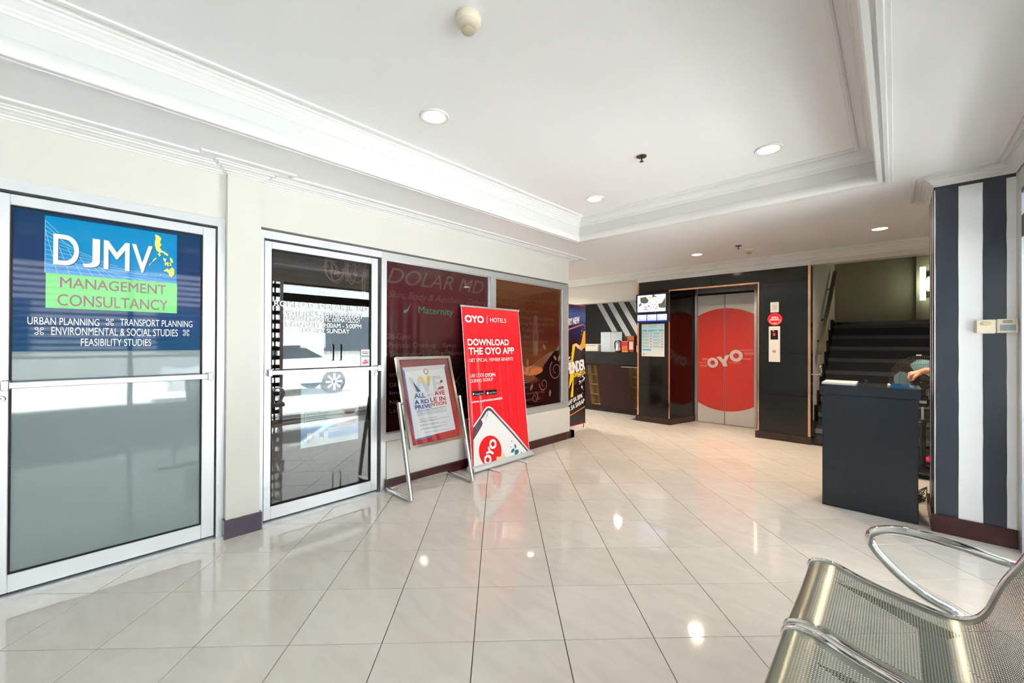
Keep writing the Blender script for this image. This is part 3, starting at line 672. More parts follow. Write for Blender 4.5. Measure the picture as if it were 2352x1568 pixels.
# ---- things on the lift wall
WS = Surf((0, YE, 0), (1, 0, 0), (0, 0, 1))
def mount(mb, u0, v0, u1, v1, d0, d1, b=.003, mi=0): return mb.bev(u0, u1, YE - d1, YE - d0, v0, v1, b, mi)
tv = thing('wall_monitor', (-2.94, YE, 1.82), 'upper black wall monitor showing a bright camera picture', 'monitor')
mount(MB(), -3.205, 1.818, -2.655, 2.142, .0, .055, .006).build('case', mat('black_plastic', rgb(18, 18, 20), .3), tv)
def tv_mat():
    m = bpy.data.materials.new('monitor_picture'); m.use_nodes = True; nt = m.node_tree; N = nt.nodes; L = nt.links
    b = N['Principled BSDF']; b.inputs['Roughness'].default_value = .2; b.inputs['Base Color'].default_value = (.02, .02, .02, 1)
    tc = N.new('ShaderNodeTexCoord'); n1 = N.new('ShaderNodeTexNoise'); n1.inputs['Scale'].default_value = 7; n1.inputs['Detail'].default_value = 4; n1.inputs['Distortion'].default_value = 1.2
    L.new(tc.outputs['Object'], n1.inputs['Vector'])
    cr = N.new('ShaderNodeValToRGB'); e = cr.color_ramp.elements
    e[0].position = .3; e[0].color = rgb(70, 80, 90); e[1].position = .52; e[1].color = rgb(236, 238, 250)
    for p, c in ((.38, rgb(110, 120, 120)), (.40, rgb(225, 225, 235)), (.66, rgb(235, 225, 245)), (.70, rgb(235, 200, 190)), (.74, rgb(240, 240, 250))): e.new(p).color = c
    L.new(n1.outputs[0], cr.inputs[0]); L.new(cr.outputs[0], b.inputs['Emission Color']); b.inputs['Emission Strength'].default_value = 1.0
    return m
q = MB(); WS.rect(q, -3.178, 1.838, -2.694, 2.118, .0555); sc = q.build('screen', tv_mat(), tv)
for pl in ([(-3.13, 2.08), (-3.03, 2.09), (-2.98, 2.03), (-3.0, 1.99), (-3.06, 1.98), (-3.12, 2.0)], [(-2.82, 1.96), (-2.76, 1.97), (-2.70, 2.06), (-2.696, 1.89), (-2.80, 1.90)]):
    g = MB(); WS.poly(g, pl, .056); g.build('picture_dark_shape', mat('grey_green_screen', rgb(90, 96, 92), .3, emit=.35), sc)
g = MB()
for k in range(22):
    u = random.uniform(-3.08, -2.84); v = random.uniform(1.87, 2.0); WS.disc(g, u, v, random.uniform(.004, .01), .0562, 8)
_o = g.build('picture_dark_spots', mat('dark_screen', rgb(40, 42, 50), .3, emit=.2), sc); _o['kind'] = 'stuff'
g = MB(); WS.rect(g, -2.985, 2.055, -2.935, 2.09, .0562); g.build('picture_yellow_spot', mat('amber_screen', rgb(240, 190, 60), .3, emit=.9), sc)
g = MB(); WS.disc(g, -2.865, 1.828, .004, .0560, 10); g.build('status_light', mat('green_led', rgb(40, 230, 90), .3, emit=3), tv)
tv2 = thing('camera_monitor', (-2.94, YE, 1.67), 'lower black wall monitor with three small blue picture tiles', 'monitor')
mount(MB(), -3.205, 1.664, -2.655, 1.812, .0, .048, .006).build('case', MATS['black_plastic'], tv2)
M_BTILE = ramp_mat('blue_screen_tile', [(0, rgb(150, 165, 250)), (.35, rgb(170, 175, 235)), (.4, rgb(205, 218, 252)), (1, rgb(190, 215, 255))], 2, .2, emit=.95)
g = MB(); WS.rect(g, -3.192, 1.676, -2.668, 1.800, .0484); g.build('screen', mat('deep_blue_screen', rgb(20, 40, 150), .2, emit=.5), tv2)
for k in range(3):
    q = MB(); u = -3.180 + .172 * k; WS.rect(q, u, 1.692, u + .158, 1.792, .0490); q = q.build('picture_tile', M_BTILE, tv2)
    q2 = MB(); WS.disc(q2, u + .036, 1.734, .008, .0494, 10); q2.build('picture_dark_spot', MATS['dark_screen'], q)
po = MB(); mount(po, -3.127, 1.098, -2.736, 1.640, .0, .004, .001); po = tag(po.build('safety_poster', ramp_mat('pale_blue_poster', [(0, rgb(222, 224, 220)), (.3, rgb(205, 222, 226)), (.7, rgb(176, 214, 226)), (1, rgb(170, 212, 226))], 2, .45)), 'pale blue fire safety poster below the wall monitors', 'poster')
g = MB(); WS.text(g, 'FIRE SAFETY TIPS', -3.112, 1.510, -2.752, 1.545, .005, bold=.03); g.build('lettering', mat('sea_blue_print', rgb(40, 120, 150), .5), po)
g = MB()
for k in range(3): WS.rect(g, -3.02 + .01 * k, 1.612 - .016 * k, -2.85 - .01 * k, 1.618 - .016 * k, .005)
for c0, c1 in ((-3.115, -2.985), (-2.93, -2.80)):
    for k in range(20):
        if k % 4 != 3: WS.rect(g, c0, 1.492 - .0135 * k, c1 - .02 * ((k * 7) % 3) / 2, 1.4975 - .0135 * k, .005)
_o = g.build('small_text', mat('blue_grey_print', rgb(130, 160, 170), .5), po); _o['kind'] = 'stuff'
g = MB(); WS.ring(g, -3.085, 1.600, .012, .02, .005, 20); WS.ring(g, -2.775, 1.600, .012, .02, .005, 20)
for k in range(6): WS.rect(g, -2.975, 1.47 - .045 * k, -2.948, 1.495 - .045 * k, .005); WS.rect(g, -2.79, 1.47 - .045 * k, -2.76, 1.495 - .045 * k, .005)
WS.poly(g, [(-3.11, 1.135), (-3.08, 1.155), (-3.065, 1.13), (-3.09, 1.118)], .005); _o = g.build('red_pictures', mat('faded_red_print', rgb(214, 140, 140), .5), po); _o['kind'] = 'stuff'
g = MB(); WS.rect(g, -3.11, 1.195, -2.96, 1.222, .005); g.build('blue_strip', mat('sky_print', rgb(100, 160, 210), .5), po)
sw = thing('switch_plate', (-1.2, YE, 1.75), 'small white switch plate above the round red sticker', 'switch')
mount(MB(), -1.250, 1.745, -1.151, 1.886, 0, .008, .002).build('plate', mat('off_white_plastic', rgb(222, 222, 216), .35), sw)
mount(MB(), -1.226, 1.782, -1.175, 1.850, .008, .013, .002).build('rocker', mat('pale_grey_plastic', rgb(200, 202, 198), .35), sw)
for v in (1.760, 1.871): MB().lathe([(.004, 0), (.004, .002), (0, .002)], (-1.2, YE - .008, v), 10, (0, -1, 0)).build('screw', M_STEEL, sw)
stk = MB(); WS.disc(stk, -1.198, 1.652, .086, .0015, 48); stk = tag(stk.build('round_sticker', M_RED), 'round red sticker with white words above the lift call panel', 'sticker')
g = MB(); WS.text(g, 'HAVE A', -1.236, 1.665, -1.162, 1.690, .0022, bold=.04); WS.text(g, 'NICE STAY.', -1.252, 1.634, -1.146, 1.659, .0022, bold=.04); WS.ring(g, -1.198, 1.652, .064, .069, .0022, 24, a0=PI + .15, a1=2 * PI - .15); WS.text(g, 'OYO', -1.212, 1.594, -1.184, 1.604, .0022, bold=.04); g.build('lettering', M_WHITEP, stk)
cp = thing('lift_call_panel', (-1.2, YE, 1.07), 'tall steel lift call panel with a small red floor display', 'lift panel')
mount(MB(), -1.269, 1.066, -1.136, 1.553, 0, .008, .002).build('plate', M_LIFT, cp)
q = MB(); mount(q, -1.247, 1.372, -1.160, 1.502, .008, .0095, .0005); q = q.build('display', M_BLACKP, cp)
g = MB(); WS.text(g, 'G', -1.216, 1.426, -1.194, 1.462, .010, bold=.0); WS.poly(g, [(-1.224, 1.496), (-1.204, 1.496), (-1.214, 1.476)], .010); g.build('floor_digit', mat('red_led', rgb(255, 70, 30), .3, emit=2.5), q)
MB().lathe([(.020, 0), (.020, .004), (.013, .007), (0, .007)], (-1.203, YE - .008, 1.212), 24, (0, -1, 0)).build('call_button', M_CHROME, cp, smooth=40)

# ================================================================== RECEPTION NOOK
tag(MB().box(-7, -6.9, YEND, 9.0, 0, ZL).build('wall_passage', M_WHITE), 'white end wall of the side passage behind the clinic', 'wall', kind='structure')
w = MB().box(-7, -2.66, 9.0, 9.1, 0, ZL)
tag(w.build('wall_reception', mat('black_wall_paint', rgb(20, 19, 20), .55)), 'black wall behind the reception counter', 'wall', kind='structure')
tag(MB().box(-7, -3.2, 7.3, 9.1, ZL, 2.86).build('ceiling_reception', M_CEIL), 'ceiling above the reception nook', 'ceiling', kind='structure')
RS = Surf((0, 9.0, 0), (1, 0, 0), (0, 0, 1))
nook = bpy.data.objects['wall_reception']
for k in range(6):
    x0 = -5.50 + .298 * k; q = MB(); f_ = lambda z: x0 + (2.31 - z) * .609
    za, zb = 2.49, .9
    q.prism([RS.p(f_(zb), zb, 0), RS.p(f_(zb) + .146, zb, 0), RS.p(f_(za) + .146, za, 0), RS.p(f_(za), za, 0)], (0, -.004, 0)); q.build('white_stripe', mat('white_stripe_paint', rgb(205, 212, 214), .5), nook)
rc = thing('reception_counter', (-4.1, 6.95, 0), 'dark reception counter with a black top and open wooden niches', 'counter')
M_MAHOG = mat('dark_mahogany', rgb(40, 16, 18), .25, var=.2, scale=5, stretch=(1, 1, .2), spec=.25)
M_NICHE = mat('pale_oak', rgb(176, 156, 112), .45, var=.12, scale=12, stretch=(1, 1, .2))
NIC = ((-4.452, .052), (-3.572, .052))
def niche_x(i, z): return NIC[i][0] + (.885 - z) * NIC[i][1] / .4
zz = [.885, .690, .497, .304, .112]; bb = MB()
# front built round the two leaning niche columns
def quadp(xa0, xa1, z0, xb0, xb1, z1): bb.prism([(xa0, 6.94, z0), (xa1, 6.94, z0), (xb1, 6.94, z1), (xb0, 6.94, z1)], (0, .018, 0))
NW = .20
quadp(-5.15, niche_x(0, .112), .112, -5.15, niche_x(0, .885), .885); quadp(niche_x(0, .112) + NW, niche_x(1, .112), .112, niche_x(0, .885) + NW, niche_x(1, .885), .885); quadp(niche_x(1, .112) + NW, -3.21, .112, niche_x(1, .885) + NW, -3.21, .885)
quadp(-5.15, -3.21, .06, -5.15, -3.21, .112); quadp(-5.15, -3.21, .885, -5.15, -3.21, .915)
bb.box(-5.15, -3.21, 7.20, 7.45, .06, .915); bb.build('front_panel', M_MAHOG, rc)
for i in (0, 1):
    for k in range(4):
        z1, z0 = zz[k], zz[k + 1] + .012; q = MB()
        a0, a1, b0, b1 = niche_x(i, z0), niche_x(i, z0) + NW, niche_x(i, z1), niche_x(i, z1) + NW
        yb = 7.14
        q.add([(a0, 6.94, z0), (a1, 6.94, z0), (b1, 6.94, z1), (b0, 6.94, z1), (a0, yb, z0), (a1, yb, z0), (b1, yb, z1), (b0, yb, z1)], [(4, 5, 6, 7), (0, 1, 5, 4), (1, 2, 6, 5), (2, 3, 7, 6), (3, 0, 4, 7)])
        q.build('niche', M_NICHE, rc)
MB().box(-5.15, -3.21, 6.99, 7.0, .0, .06).build('plinth', M_BLACK, rc)
MB().bev(-5.15, -3.21, 6.925, 7.45, .915, 1.148, .004).build('counter_top', mat('black_laminate', rgb(24, 27, 30), .28, var=.1, scale=6, spec=.3), rc)
MB().bev(-3.70, -3.215, 6.905, 6.925, .872, .884, .002).build('edge_strip', M_STEEL, rc)
def item_box(name, label, cat, m, x0, x1, y0, y1, z0, z1, b=.006):
    return tag(MB().bev(x0, x1, y0, y1, z0, z1, b).build(name, m), label, cat)
pr = thing('printer', (-4.6, 7.1, 1.148), 'off-white printer on the left of the reception counter', 'printer')
MB().bev(-4.86, -4.275, 7.05, 7.40, 1.149, 1.30, .012).build('case', mat('beige_plastic', rgb(206, 206, 196), .45), pr); MB().box(-4.80, -4.34, 7.047, 7.052, 1.262, 1.268).build('paper_slot', M_GAP, pr)
sb = thing('folding_screen', (-4.0, 7.1, 1.148), 'pale folding board standing on the reception counter beside the kettle', 'board')
MB().bev(-4.247, -4.03, 7.10, 7.112, 1.149, 1.530, .002).build('leaf', mat('pale_blue_board', rgb(196, 210, 222), .5), sb); MB().bev(-4.026, -3.785, 7.10, 7.112, 1.149, 1.530, .002).build('leaf', MATS['pale_blue_board'], sb)
MB().box(-4.250, -3.782, 7.097, 7.115, 1.530, 1.540).build('top_edge', M_GREYP, sb)
kt = thing('electric_kettle', (-3.815, 7.02, 1.148), 'shiny steel electric kettle with a black handle on the counter', 'kettle')
MB().lathe([(.062, .022), (.066, .03), (.066, .06), (.060, .13), (.05, .19), (.046, .205)], (-3.805, 7.02, 1.148), 24).build('body', M_CHROME, kt, smooth=40)
MB().lathe([(.07, 0), (.07, .018), (.062, .022), (0, .022)], (-3.805, 7.02, 1.148), 24).build('base', M_BLACK, kt, smooth=40)
MB().lathe([(.046, .205), (.04, .215), (.012, .218), (.012, .23), (0, .232)], (-3.805, 7.02, 1.148), 20).build('lid', M_BLACK, kt, smooth=40)
MB().tube(smooth_path([(-3.85, 7.02, 1.35), (-3.885, 7.02, 1.345), (-3.893, 7.02, 1.28), (-3.878, 7.02, 1.20), (-3.862, 7.02, 1.185)]), .011, 8).build('handle', M_BLACK, kt, smooth=True)
bgp = thing('food_bag', (-3.62, 7.0, 1.148), 'red and yellow striped paper food bag on the counter', 'bag')
MB().bev(-3.725, -3.590, 6.97, 7.05, 1.149, 1.345, .006).build('bag_body', mat('red_paper', rgb(206, 40, 34), .5), bgp)
g = MB()
for k in range(4): g.prism([(-3.712 + .030 * k, 6.9685, 1.195), (-3.698 + .030 * k, 6.9685, 1.195), (-3.690 + .024 * k, 6.9685, 1.265), (-3.702 + .024 * k, 6.9685, 1.265)], (0, .001, 0))
g.box(-3.718, -3.597, 6.9680, 6.9695, 1.152, 1.182); g.build('yellow_stripes', mat('amber_yellow', rgb(245, 180, 40), .5), bgp)
item_box('paper_slip', 'crumpled white paper slip lying on the red food bag', 'paper', M_PAPER, -3.71, -3.60, 6.965, 7.03, 1.3455, 1.353, .002)
item_box('red_carton', 'red and white carton beside the food bag next to the lift wall', 'carton', mat('red_carton_print', rgb(200, 46, 44), .5), -3.585, -3.48, 6.98, 7.06, 1.149, 1.375)
q = MB().box(-3.578, -3.50, 6.9785, 6.98, 1.20, 1.345).build('label_panel', M_PAPER, bpy.data.objects['red_carton'])
item_box('snack_box', 'orange patterned box standing at the back of the counter', 'box', mat('orange_pattern', rgb(200, 120, 60), .5, var=.5, scale=40), -3.69, -3.55, 7.12, 7.22, 1.149, 1.455)
item_box('dark_box', 'dark grey box behind the kettle on the counter', 'box', mat('dark_grey_card', rgb(70, 62, 62), .6), -3.80, -3.70, 7.14, 7.24, 1.149, 1.45)

# ================================================================== STAIRS
st = thing('staircase', (0, YE, 0), 'charcoal carpeted staircase beside the lift wall', 'stairs', kind='structure')
M_CARPET = mat('charcoal_carpet', rgb(56, 60, 66), .9, var=.15, scale=60, bump=.3, bscale=300)
M_NOSE = mat('grey_carpet_nosing', rgb(86, 90, 95), .9, var=.12, scale=80, bump=.3, bscale=300)
XS0, XS1 = -.80, 1.25; Y0 = 6.60; RISE, TREAD = .1776, .279; NS = 9
for k in range(NS):
    z1 = .03 + RISE * (k + 1); y0 = Y0 + TREAD * k; y1 = Y0 + TREAD * (k + 1) if k < NS - 1 else 9.6
    s_ = MB().box(XS0, XS1, y0, y1, z1 - RISE if k else .03, z1).build('step', M_CARPET, st)
    MB().bev(XS0 + .035, XS1, y0 - .012, y0 + .03, z1 - .055, z1 + .004, .006).build('nosing', M_NOSE, s_)
    q = MB().bev(XS0, XS0 + .045, y0 - .02, y0 + .10, z1 - .11, z1 + .10, .006); q.bev(XS0, XS0 + .035, y0 - .01, y0 + TREAD, z1 - .02, z1 + .075, .004); q.build('skirting_block', M_BLACKP, s_)
tag(MB().box(XS0, XS1, Y0 - .01, Y0 + .3, 0, .03).build('baseboard_stair', M_BROWNB), 'dark brown plinth under the first carpeted stair', 'skirting', kind='structure')
M_STW = mat('stair_wall_paint', rgb(158, 154, 136), .6, var=.06, scale=2)
tag(MB().box(-.86, XS0, YE + .16, 9.5, 0, 4.3).build('wall_stair_left', M_WHITE), 'white wall with the handrail on the left of the stairs', 'wall', kind='structure')
w = MB().box(-.86, XS1 + .1, 9.5, 9.6, 0, 4.3).box(.26, XS1, 9.42, 9.5, 1.63, 4.3).box(XS1, XS1 + .1, 6.72, 9.5, 0, 4.3).box(-.86, XS1 + .1, YE + .17, 9.6, 4.3, 4.4).box(-.86, XS1 + .1, 6.72, 6.78, 2.5, 4.3)
tag(w.build('wall_stair', M_STW), 'plain wall enclosing the staircase', 'wall', kind='structure')
tag(MB().box(XS0, XS0 + .006, YE + .02, YE + .16, 0, 2.345).build('trim_13', M_BLACKP), 'narrow black return beside the lift wall at the stair foot', 'panel', kind='structure')
b = MB().box(-.80, .26, 9.488, 9.5, 1.63, 1.715).box(.26, XS1, 9.408, 9.42, 1.63, 1.72)
tag(b.build('baseboard_landing', M_BLACKP), 'black skirting on the stair landing wall', 'skirting', kind='structure')
hr = thing('handrail', (-.74, 7.7, 1.8), 'wooden handrail sloping up the left stair wall', 'handrail')
def rail(t): return Vector((-.735, 6.86 + 1.9 * t, 1.19 + 1.335 * t))
MB().tube([rail(0), rail(.02), rail(.5), rail(1)], .029, 14).build('rail', mat('grey_brown_wood', rgb(112, 104, 90), .35, var=.1, scale=10), hr, smooth=50)
for t in (.18, .42, .82):
    p = rail(t); q = MB().tube([(p.x, p.y, p.z - .03), (p.x, p.y, p.z - .06), (XS0 + .005, p.y, p.z - .075)], .007, 8); q.lathe([(.02, 0), (.02, .006), (0, .006)], (XS0, p.y, p.z - .075), 12, (1, 0, 0)); q.build('rail_bracket', M_BLACK, hr, smooth=40)
hk = thing('rail_hook', (-.76, 6.6, .98), 'short chrome hooked bar on the black edge beside the stairs', 'hook')
p = [Vector((-.80, 6.60, .915)), Vector((-.735, 6.60, .915)), Vector((-.70, 6.60, .925)), Vector((-.690, 6.60, .955)), Vector((-.695, 6.60, 1.01))]
MB().tube(smooth_path(p), .009, 10).build('bar', M_CHROME, hk, smooth=True); MB().ball((-.700, 6.60, 1.022), .024).build('knob', M_CHROME, hk, smooth=True); MB().lathe([(.022, 0), (.022, .008), (0, .008)], (-.80, 6.60, .915), 16, (1, 0, 0)).build('rose', M_CHROME, hk, smooth=40)
# wall sconce: two curved glass plates and bulbs
sn = thing('wall_sconce', (.40, 9.4, 2.25), 'lit wall sconce of two upright glass plates on the stair wall', 'wall lamp')
MB().bev(.34, .46, 9.40, 9.42, 2.08, 2.50, .004).build('back_plate', M_CHROME, sn)
M_SGL = mat('lit_ribbed_glass', (.86, 1, .78, 1), .3, emit=1.1)
for cx_ in (.332, .478):
    q = MB(); n = 10
    ring = [(cx_ + .036 * math.cos(PI + PI * k / n), 9.30 + .03 * math.sin(PI + PI * k / n)) for k in range(n + 1)]
    q.add([(x, y_, 2.02) for x, y_ in ring] + [(x, y_, 2.56) for x, y_ in ring], [(k, k + 1, n + 2 + k, n + 1 + k) for k in range(n)]); q.build('glass_plate', M_SGL, sn, smooth=True)
    for z_ in (2.08, 2.50): MB().tube([(cx_, 9.40, z_), (cx_, 9.27, z_)], .006, 8).build('stud', M_CHROME, sn)
MB().lathe([(.012, 0), (.02, .04), (.02, .18), (.01, .22), (0, .22)], (.40, 9.345, 2.18), 14).build('bulb', mat('warm_bulb', (1, .95, .66, 1), .4, emit=12), sn, smooth=True)
l = bpy.data.lights.new('sconce_light', 'POINT'); l.energy = 3.5; l.color = (1, .93, .66); l.shadow_soft_size = .05
lo = bpy.data.objects.new('sconce_light', l); COL.objects.link(lo); lo.location = (.40, 9.24, 2.30); lo.parent = sn; lo.matrix_parent_inverse = Matrix.Translation(-sn.location)

# ================================================================== STRIPED COLUMN
M_NB = mat('blue_black_paint', rgb(52, 58, 68), .24, var=.05, scale=1.2)
M_WS = mat('white_column_paint', rgb(238, 239, 240), .4, var=.02, scale=4)
KX0, KX1, KY0, KY1 = .205, .572, 4.135, 4.66
col = tag(MB().box(KX0, KX1, KY0, KY1, 0, 2.425).build('striped_column', M_WS), 'black and white striped square column beside the desk', 'column', kind='structure')
for a, b_ in ((KX0 + .006, .320), (.430, .532)):
    n = 24; L_ = []; R_ = []
    for i in range(n + 1):
        z = .122 + (2.405 - .122) * i / n; L_.append((a + random.uniform(-.0012, .0012), KY0 - .0015, z)); R_.append((b_ + random.uniform(-.0012, .0012), KY0 - .0015, z))
    q = MB().add(L_ + R_, [(i, n + 1 + i, n + 2 + i, i + 1) for i in range(n)]); q.build('black_stripe', M_NB, col)
MB().box(KX0 - .003, KX1, KY0 - .003, KY0, 2.396, 2.424).build('black_stripe', M_NB, col)
for a, b_ in ((KY0 + .03, KY0 + .13), (KY0 + .24, KY0 + .35), (KY0 + .45, KY1)): MB().box(KX0 - .0015, KX0, a, b_, .1, 2.424).build('black_stripe', M_NB, col)
b = MB().box(KX0 - .016, KX1 + .004, KY0 - .016, KY0, 0, .122).box(KX0 - .016, KX0, KY0, KY1, 0, .122)
tag(b.build('baseboard_column', M_MAROON), 'dark maroon skirting round the striped column', 'skirting', kind='structure')
th = thing('wall_sensor', (.44, KY0, 1.43), 'cream sensor box with an oval button on the white stripe', 'thermostat')
MB().bev(.396, .483, KY0 - .034, KY0, 1.384, 1.476, .005).build('case', M_IVORY, th)
MB().lathe([(.026, 0), (.026, .003), (.022, .005), (0, .005)], (0, 0, 0), 24, (0, -1, 0)).build('oval_button', mat('tan_plastic', rgb(206, 188, 150), .4), th, smooth=40)
o = th.children[-1]; o.data.transform(Matrix.Translation((.440, KY0 - .034, 1.450)) @ Matrix.Diagonal((1, 1, .55, 1)))
MB().bev(.446, .466, KY0 - .036, KY0 - .034, 1.400, 1.410, .0008).build('small_button', M_IVORY, th)
th = thing('thermostat', (.53, KY0, 1.43), 'cream thermostat with a grey display at the column edge', 'thermostat')
MB().bev(.486, .578, KY0 - .030, KY0, 1.386, 1.478, .005).build('case', M_IVORY, th)
MB().bev(.500, .566, KY0 - .0315, KY0 - .030, 1.402, 1.440, .0005).build('display', mat('grey_lcd', rgb(140, 158, 158), .2, var=.1, scale=60), th)
KS = Surf((0, KY0 - .030, 0), (1, 0, 0), (0, 0, 1))
for k in range(2): g = MB(); KS.rect(g, .512, 1.452 + .010 * k, .552, 1.457 + .010 * k, .0006); g.build('small_text', mat('brown_print', rgb(110, 92, 80), .5), th)

# ================================================================== RECEPTION DESK (black podium) and what stands on it
M_DESK = mat('black_gloss_paint', rgb(27, 32, 39), .22, var=.05, scale=1.5)
dk_ = thing('podium_desk', (-.15, 4.35, 0), 'black painted podium desk in front of the stairs', 'desk')
MB().bev(-.432, .126, 4.180, 4.200, .004, .905, .002).build('front_panel', M_DESK, dk_)
MB().bev(-.432, -.412, 4.200, 4.56, .004, .905, .002).build('side_panel', M_DESK, dk_); MB().bev(.106, .126, 4.200, 4.56, .004, .905, .002).build('side_panel', M_DESK, dk_)
MB().bev(-.412, .106, 4.21, 4.56, .45, .468, .002).build('shelf', M_DESK, dk_)
MB().bev(-.452, .146, 4.162, 4.58, .905, .984, .006).build('top', M_DESK, dk_)
ps = MB()
for k in range(4): ps.bev(-.440 + .004 * random.random(), -.225 + .004 * random.random(), 4.20, 4.50, .9845 + .004 * k, .9883 + .004 * k, .0006)
tag(ps.build('paper_stack', M_PAPER), 'stack of white papers at the left of the black desk', 'paper')
pn = thing('pen', (-.16, 4.22, .985), 'black pen standing in the middle of the black desk', 'pen')
MB().tube([(-.17, 4.22, .985), (-.163, 4.24, 1.02)], .0045, 8).build('barrel', M_BLACK, pn); MB().ball((-.163, 4.24, 1.022), .009).build('cap', M_BLACK, pn, smooth=True)
bl = thing('blue_folder', (.04, 4.3, .985), 'glossy blue plastic folder at the right of the black desk', 'folder')
M_FOLD = mat('blue_plastic', rgb(40, 120, 200), .12, coat=.5)
q = MB(); n = 12; pts = [(-.028 + .155 * i / n, .986 + .012 * (1 - i / n) + .003 * math.sin(i * 1.7)) for i in range(n + 1)]
q.add([(x, 4.24, z) for x, z in pts] + [(x, 4.46, z + .004) for x, z in pts] + [(x, 4.24, .9848) for x, z in pts] + [(x, 4.46, .9848) for x, z in pts],
      [(i, i + 1, n + 2 + i, n + 1 + i) for i in range(n)] + [(2 * n + 2 + i, 2 * n + 3 + i, i + 1, i) for i in range(n)] + [(3 * n + 3 + i, 3 * n + 4 + i, n + 2 + i, n + 1 + i)[::-1] for i in range(n)])
q.build('cover', M_FOLD, bl, smooth=50)
MB().bev(-.04, -.02, 4.245, 4.44, .9848, 1.000, .001).build('paper_edge', mat('cream_paper', rgb(226, 206, 176), .6), bl)
q = MB(); pts = [(.10, .988), (.140, .990), (.152, .984), (.158, .955), (.161, .915)]
q.add([(x, 4.225, z) for x, z in pts] + [(x, 4.285, z) for x, z in pts], [(k, k + 1, 6 + k, 5 + k) for k in range(4)])
tag(q.build('clear_sleeve', thin_glass('clear_plastic_film', (.86, .92, .97, 1), .12, 1.), smooth=True), 'clear plastic sleeve hanging over the right edge of the desk', 'sleeve')
pk = MB().ball((.285, 6.20, .085), 1, 16, 10, sc=(.05, .06, .04)); pk.ball((.30, 6.22, .12), 1, 14, 8, sc=(.035, .04, .03)); tag(pk.build('pink_pouch', mat('hot_pink_cloth', rgb(228, 30, 110), .7), smooth=True), 'small bright pink pouch on the low platform behind the fan pole', 'pouch')

# ================================================================== FAN, PLATFORM, CABLES
pf = tag(MB().bev(-.10, 1.1, 5.66, 6.52, .001, .045, .004).build('low_platform', mat('dark_rubber_mat', rgb(40, 38, 38), .6, var=.15, scale=20)), 'low dark platform under the standing fan', 'platform')
fan = thing('standing_fan', (.21, 5.86, .046), 'black standing fan with pale blue blades behind the desk', 'fan')
M_FBLK = mat('fan_black_plastic', rgb(24, 25, 28), .3)
M_BLADE = mat('pale_blue_blade', rgb(172, 226, 238), .35)
FC = Vector((.205, 5.84, .950)); FA = Vector((.10, 1, .06)).normalized()   # blows away from the camera
MB().lathe([(.19, 0), (.19, .012), (.16, .03), (.05, .045), (.03, .06)], (.205, 5.80, .046), 32).build('base', M_FBLK, fan, smooth=40)
MB().tube([(.205, 5.80, .09), (.205, 5.80, .52)], .022, 14).build('outer_pole', M_FBLK, fan, smooth=40)
MB().tube([(.205, 5.80, .52), (.205, 5.80, .72)], .011, 12).build('inner_pole', M_CHROME, fan, smooth=40)
MB().lathe([(.028, 0), (.030, .05), (.024, .06)], (.205, 5.80, .50), 16).build('clamp_collar', M_FBLK, fan, smooth=40)
MB().tube([(.20, 5.78, .535), (.150, 5.745, .54)], .005, 8).build('clamp_screw', M_CHROME, fan)
q = MB().bev(.165, .245, 5.755, 5.845, .690, .800, .01).build('control_box', M_FBLK, fan)
MB().box(.180, .232, 5.7535, 5.755, .725, .752).build('label_plate', mat('silver_label', rgb(190, 190, 185), .4), q)
MB().tube([(.205, 5.80, .80), (.205, 5.795, .87), (.204, 5.765, .905)], [.024, .018, .02], 12).build('neck', M_FBLK, fan, smooth=40)
mo = FC - FA * .17
q = MB().lathe([(.0, 0), (.055, .004), (.078, .02), (.082, .05), (.078, .09), (.06, .13), (.045, .15)], mo, 28, FA).build('motor_housing', M_FBLK, fan, smooth=40)
MB().lathe([(.06, -.001), (.063, -.003), (.066, -.001)], mo + FA * .008, 28, FA).build('rim', mat('dark_grey_plastic', rgb(60, 62, 66), .3), q)
MB().tube([mo + Vector((-.03, .02, .078)), mo + Vector((-.03, .02, .10))], .008, 10).build('swing_knob', M_FBLK, q); MB().ball(mo - FA * .002, .006).build('centre_screw', M_CHROME, q)
fa = FA.orthogonal().normalized(); fb = FA.cross(fa); R_ = .245
def fp(r, th, d): return FC + (fa * math.cos(th) + fb * math.sin(th)) * r + FA * d
for nm, sgn in (('rear_grille', -1), ('front_grille', 1)):
    g = MB()
    for rr, dd in ((R_, .0), (.165, .045), (.085, .058)):
        g.tube([fp(rr, 2 * PI * k / 48, sgn * dd) for k in range(48)], .0036 if rr == R_ else .0016, 6, closed=True)
    for k in range(96):
        th = 2 * PI * k / 96; g.tube([fp(.05, th, sgn * .062), fp(.12, th, sgn * .055), fp(.19, th, sgn * .035), fp(R_, th, 0)], .0013, 4, caps=False)
    g.build(nm, mat('fan_wire', rgb(88, 80, 74), .3, .3), fan, smooth=True)
MB().lathe([(.0, -.066), (.062, -.064), (.066, -.058), (.0, -.056)], FC, 28, FA).build('grille_hub', M_FBLK, fan, smooth=40)
up_ang = math.atan2(fb.z, fa.z)
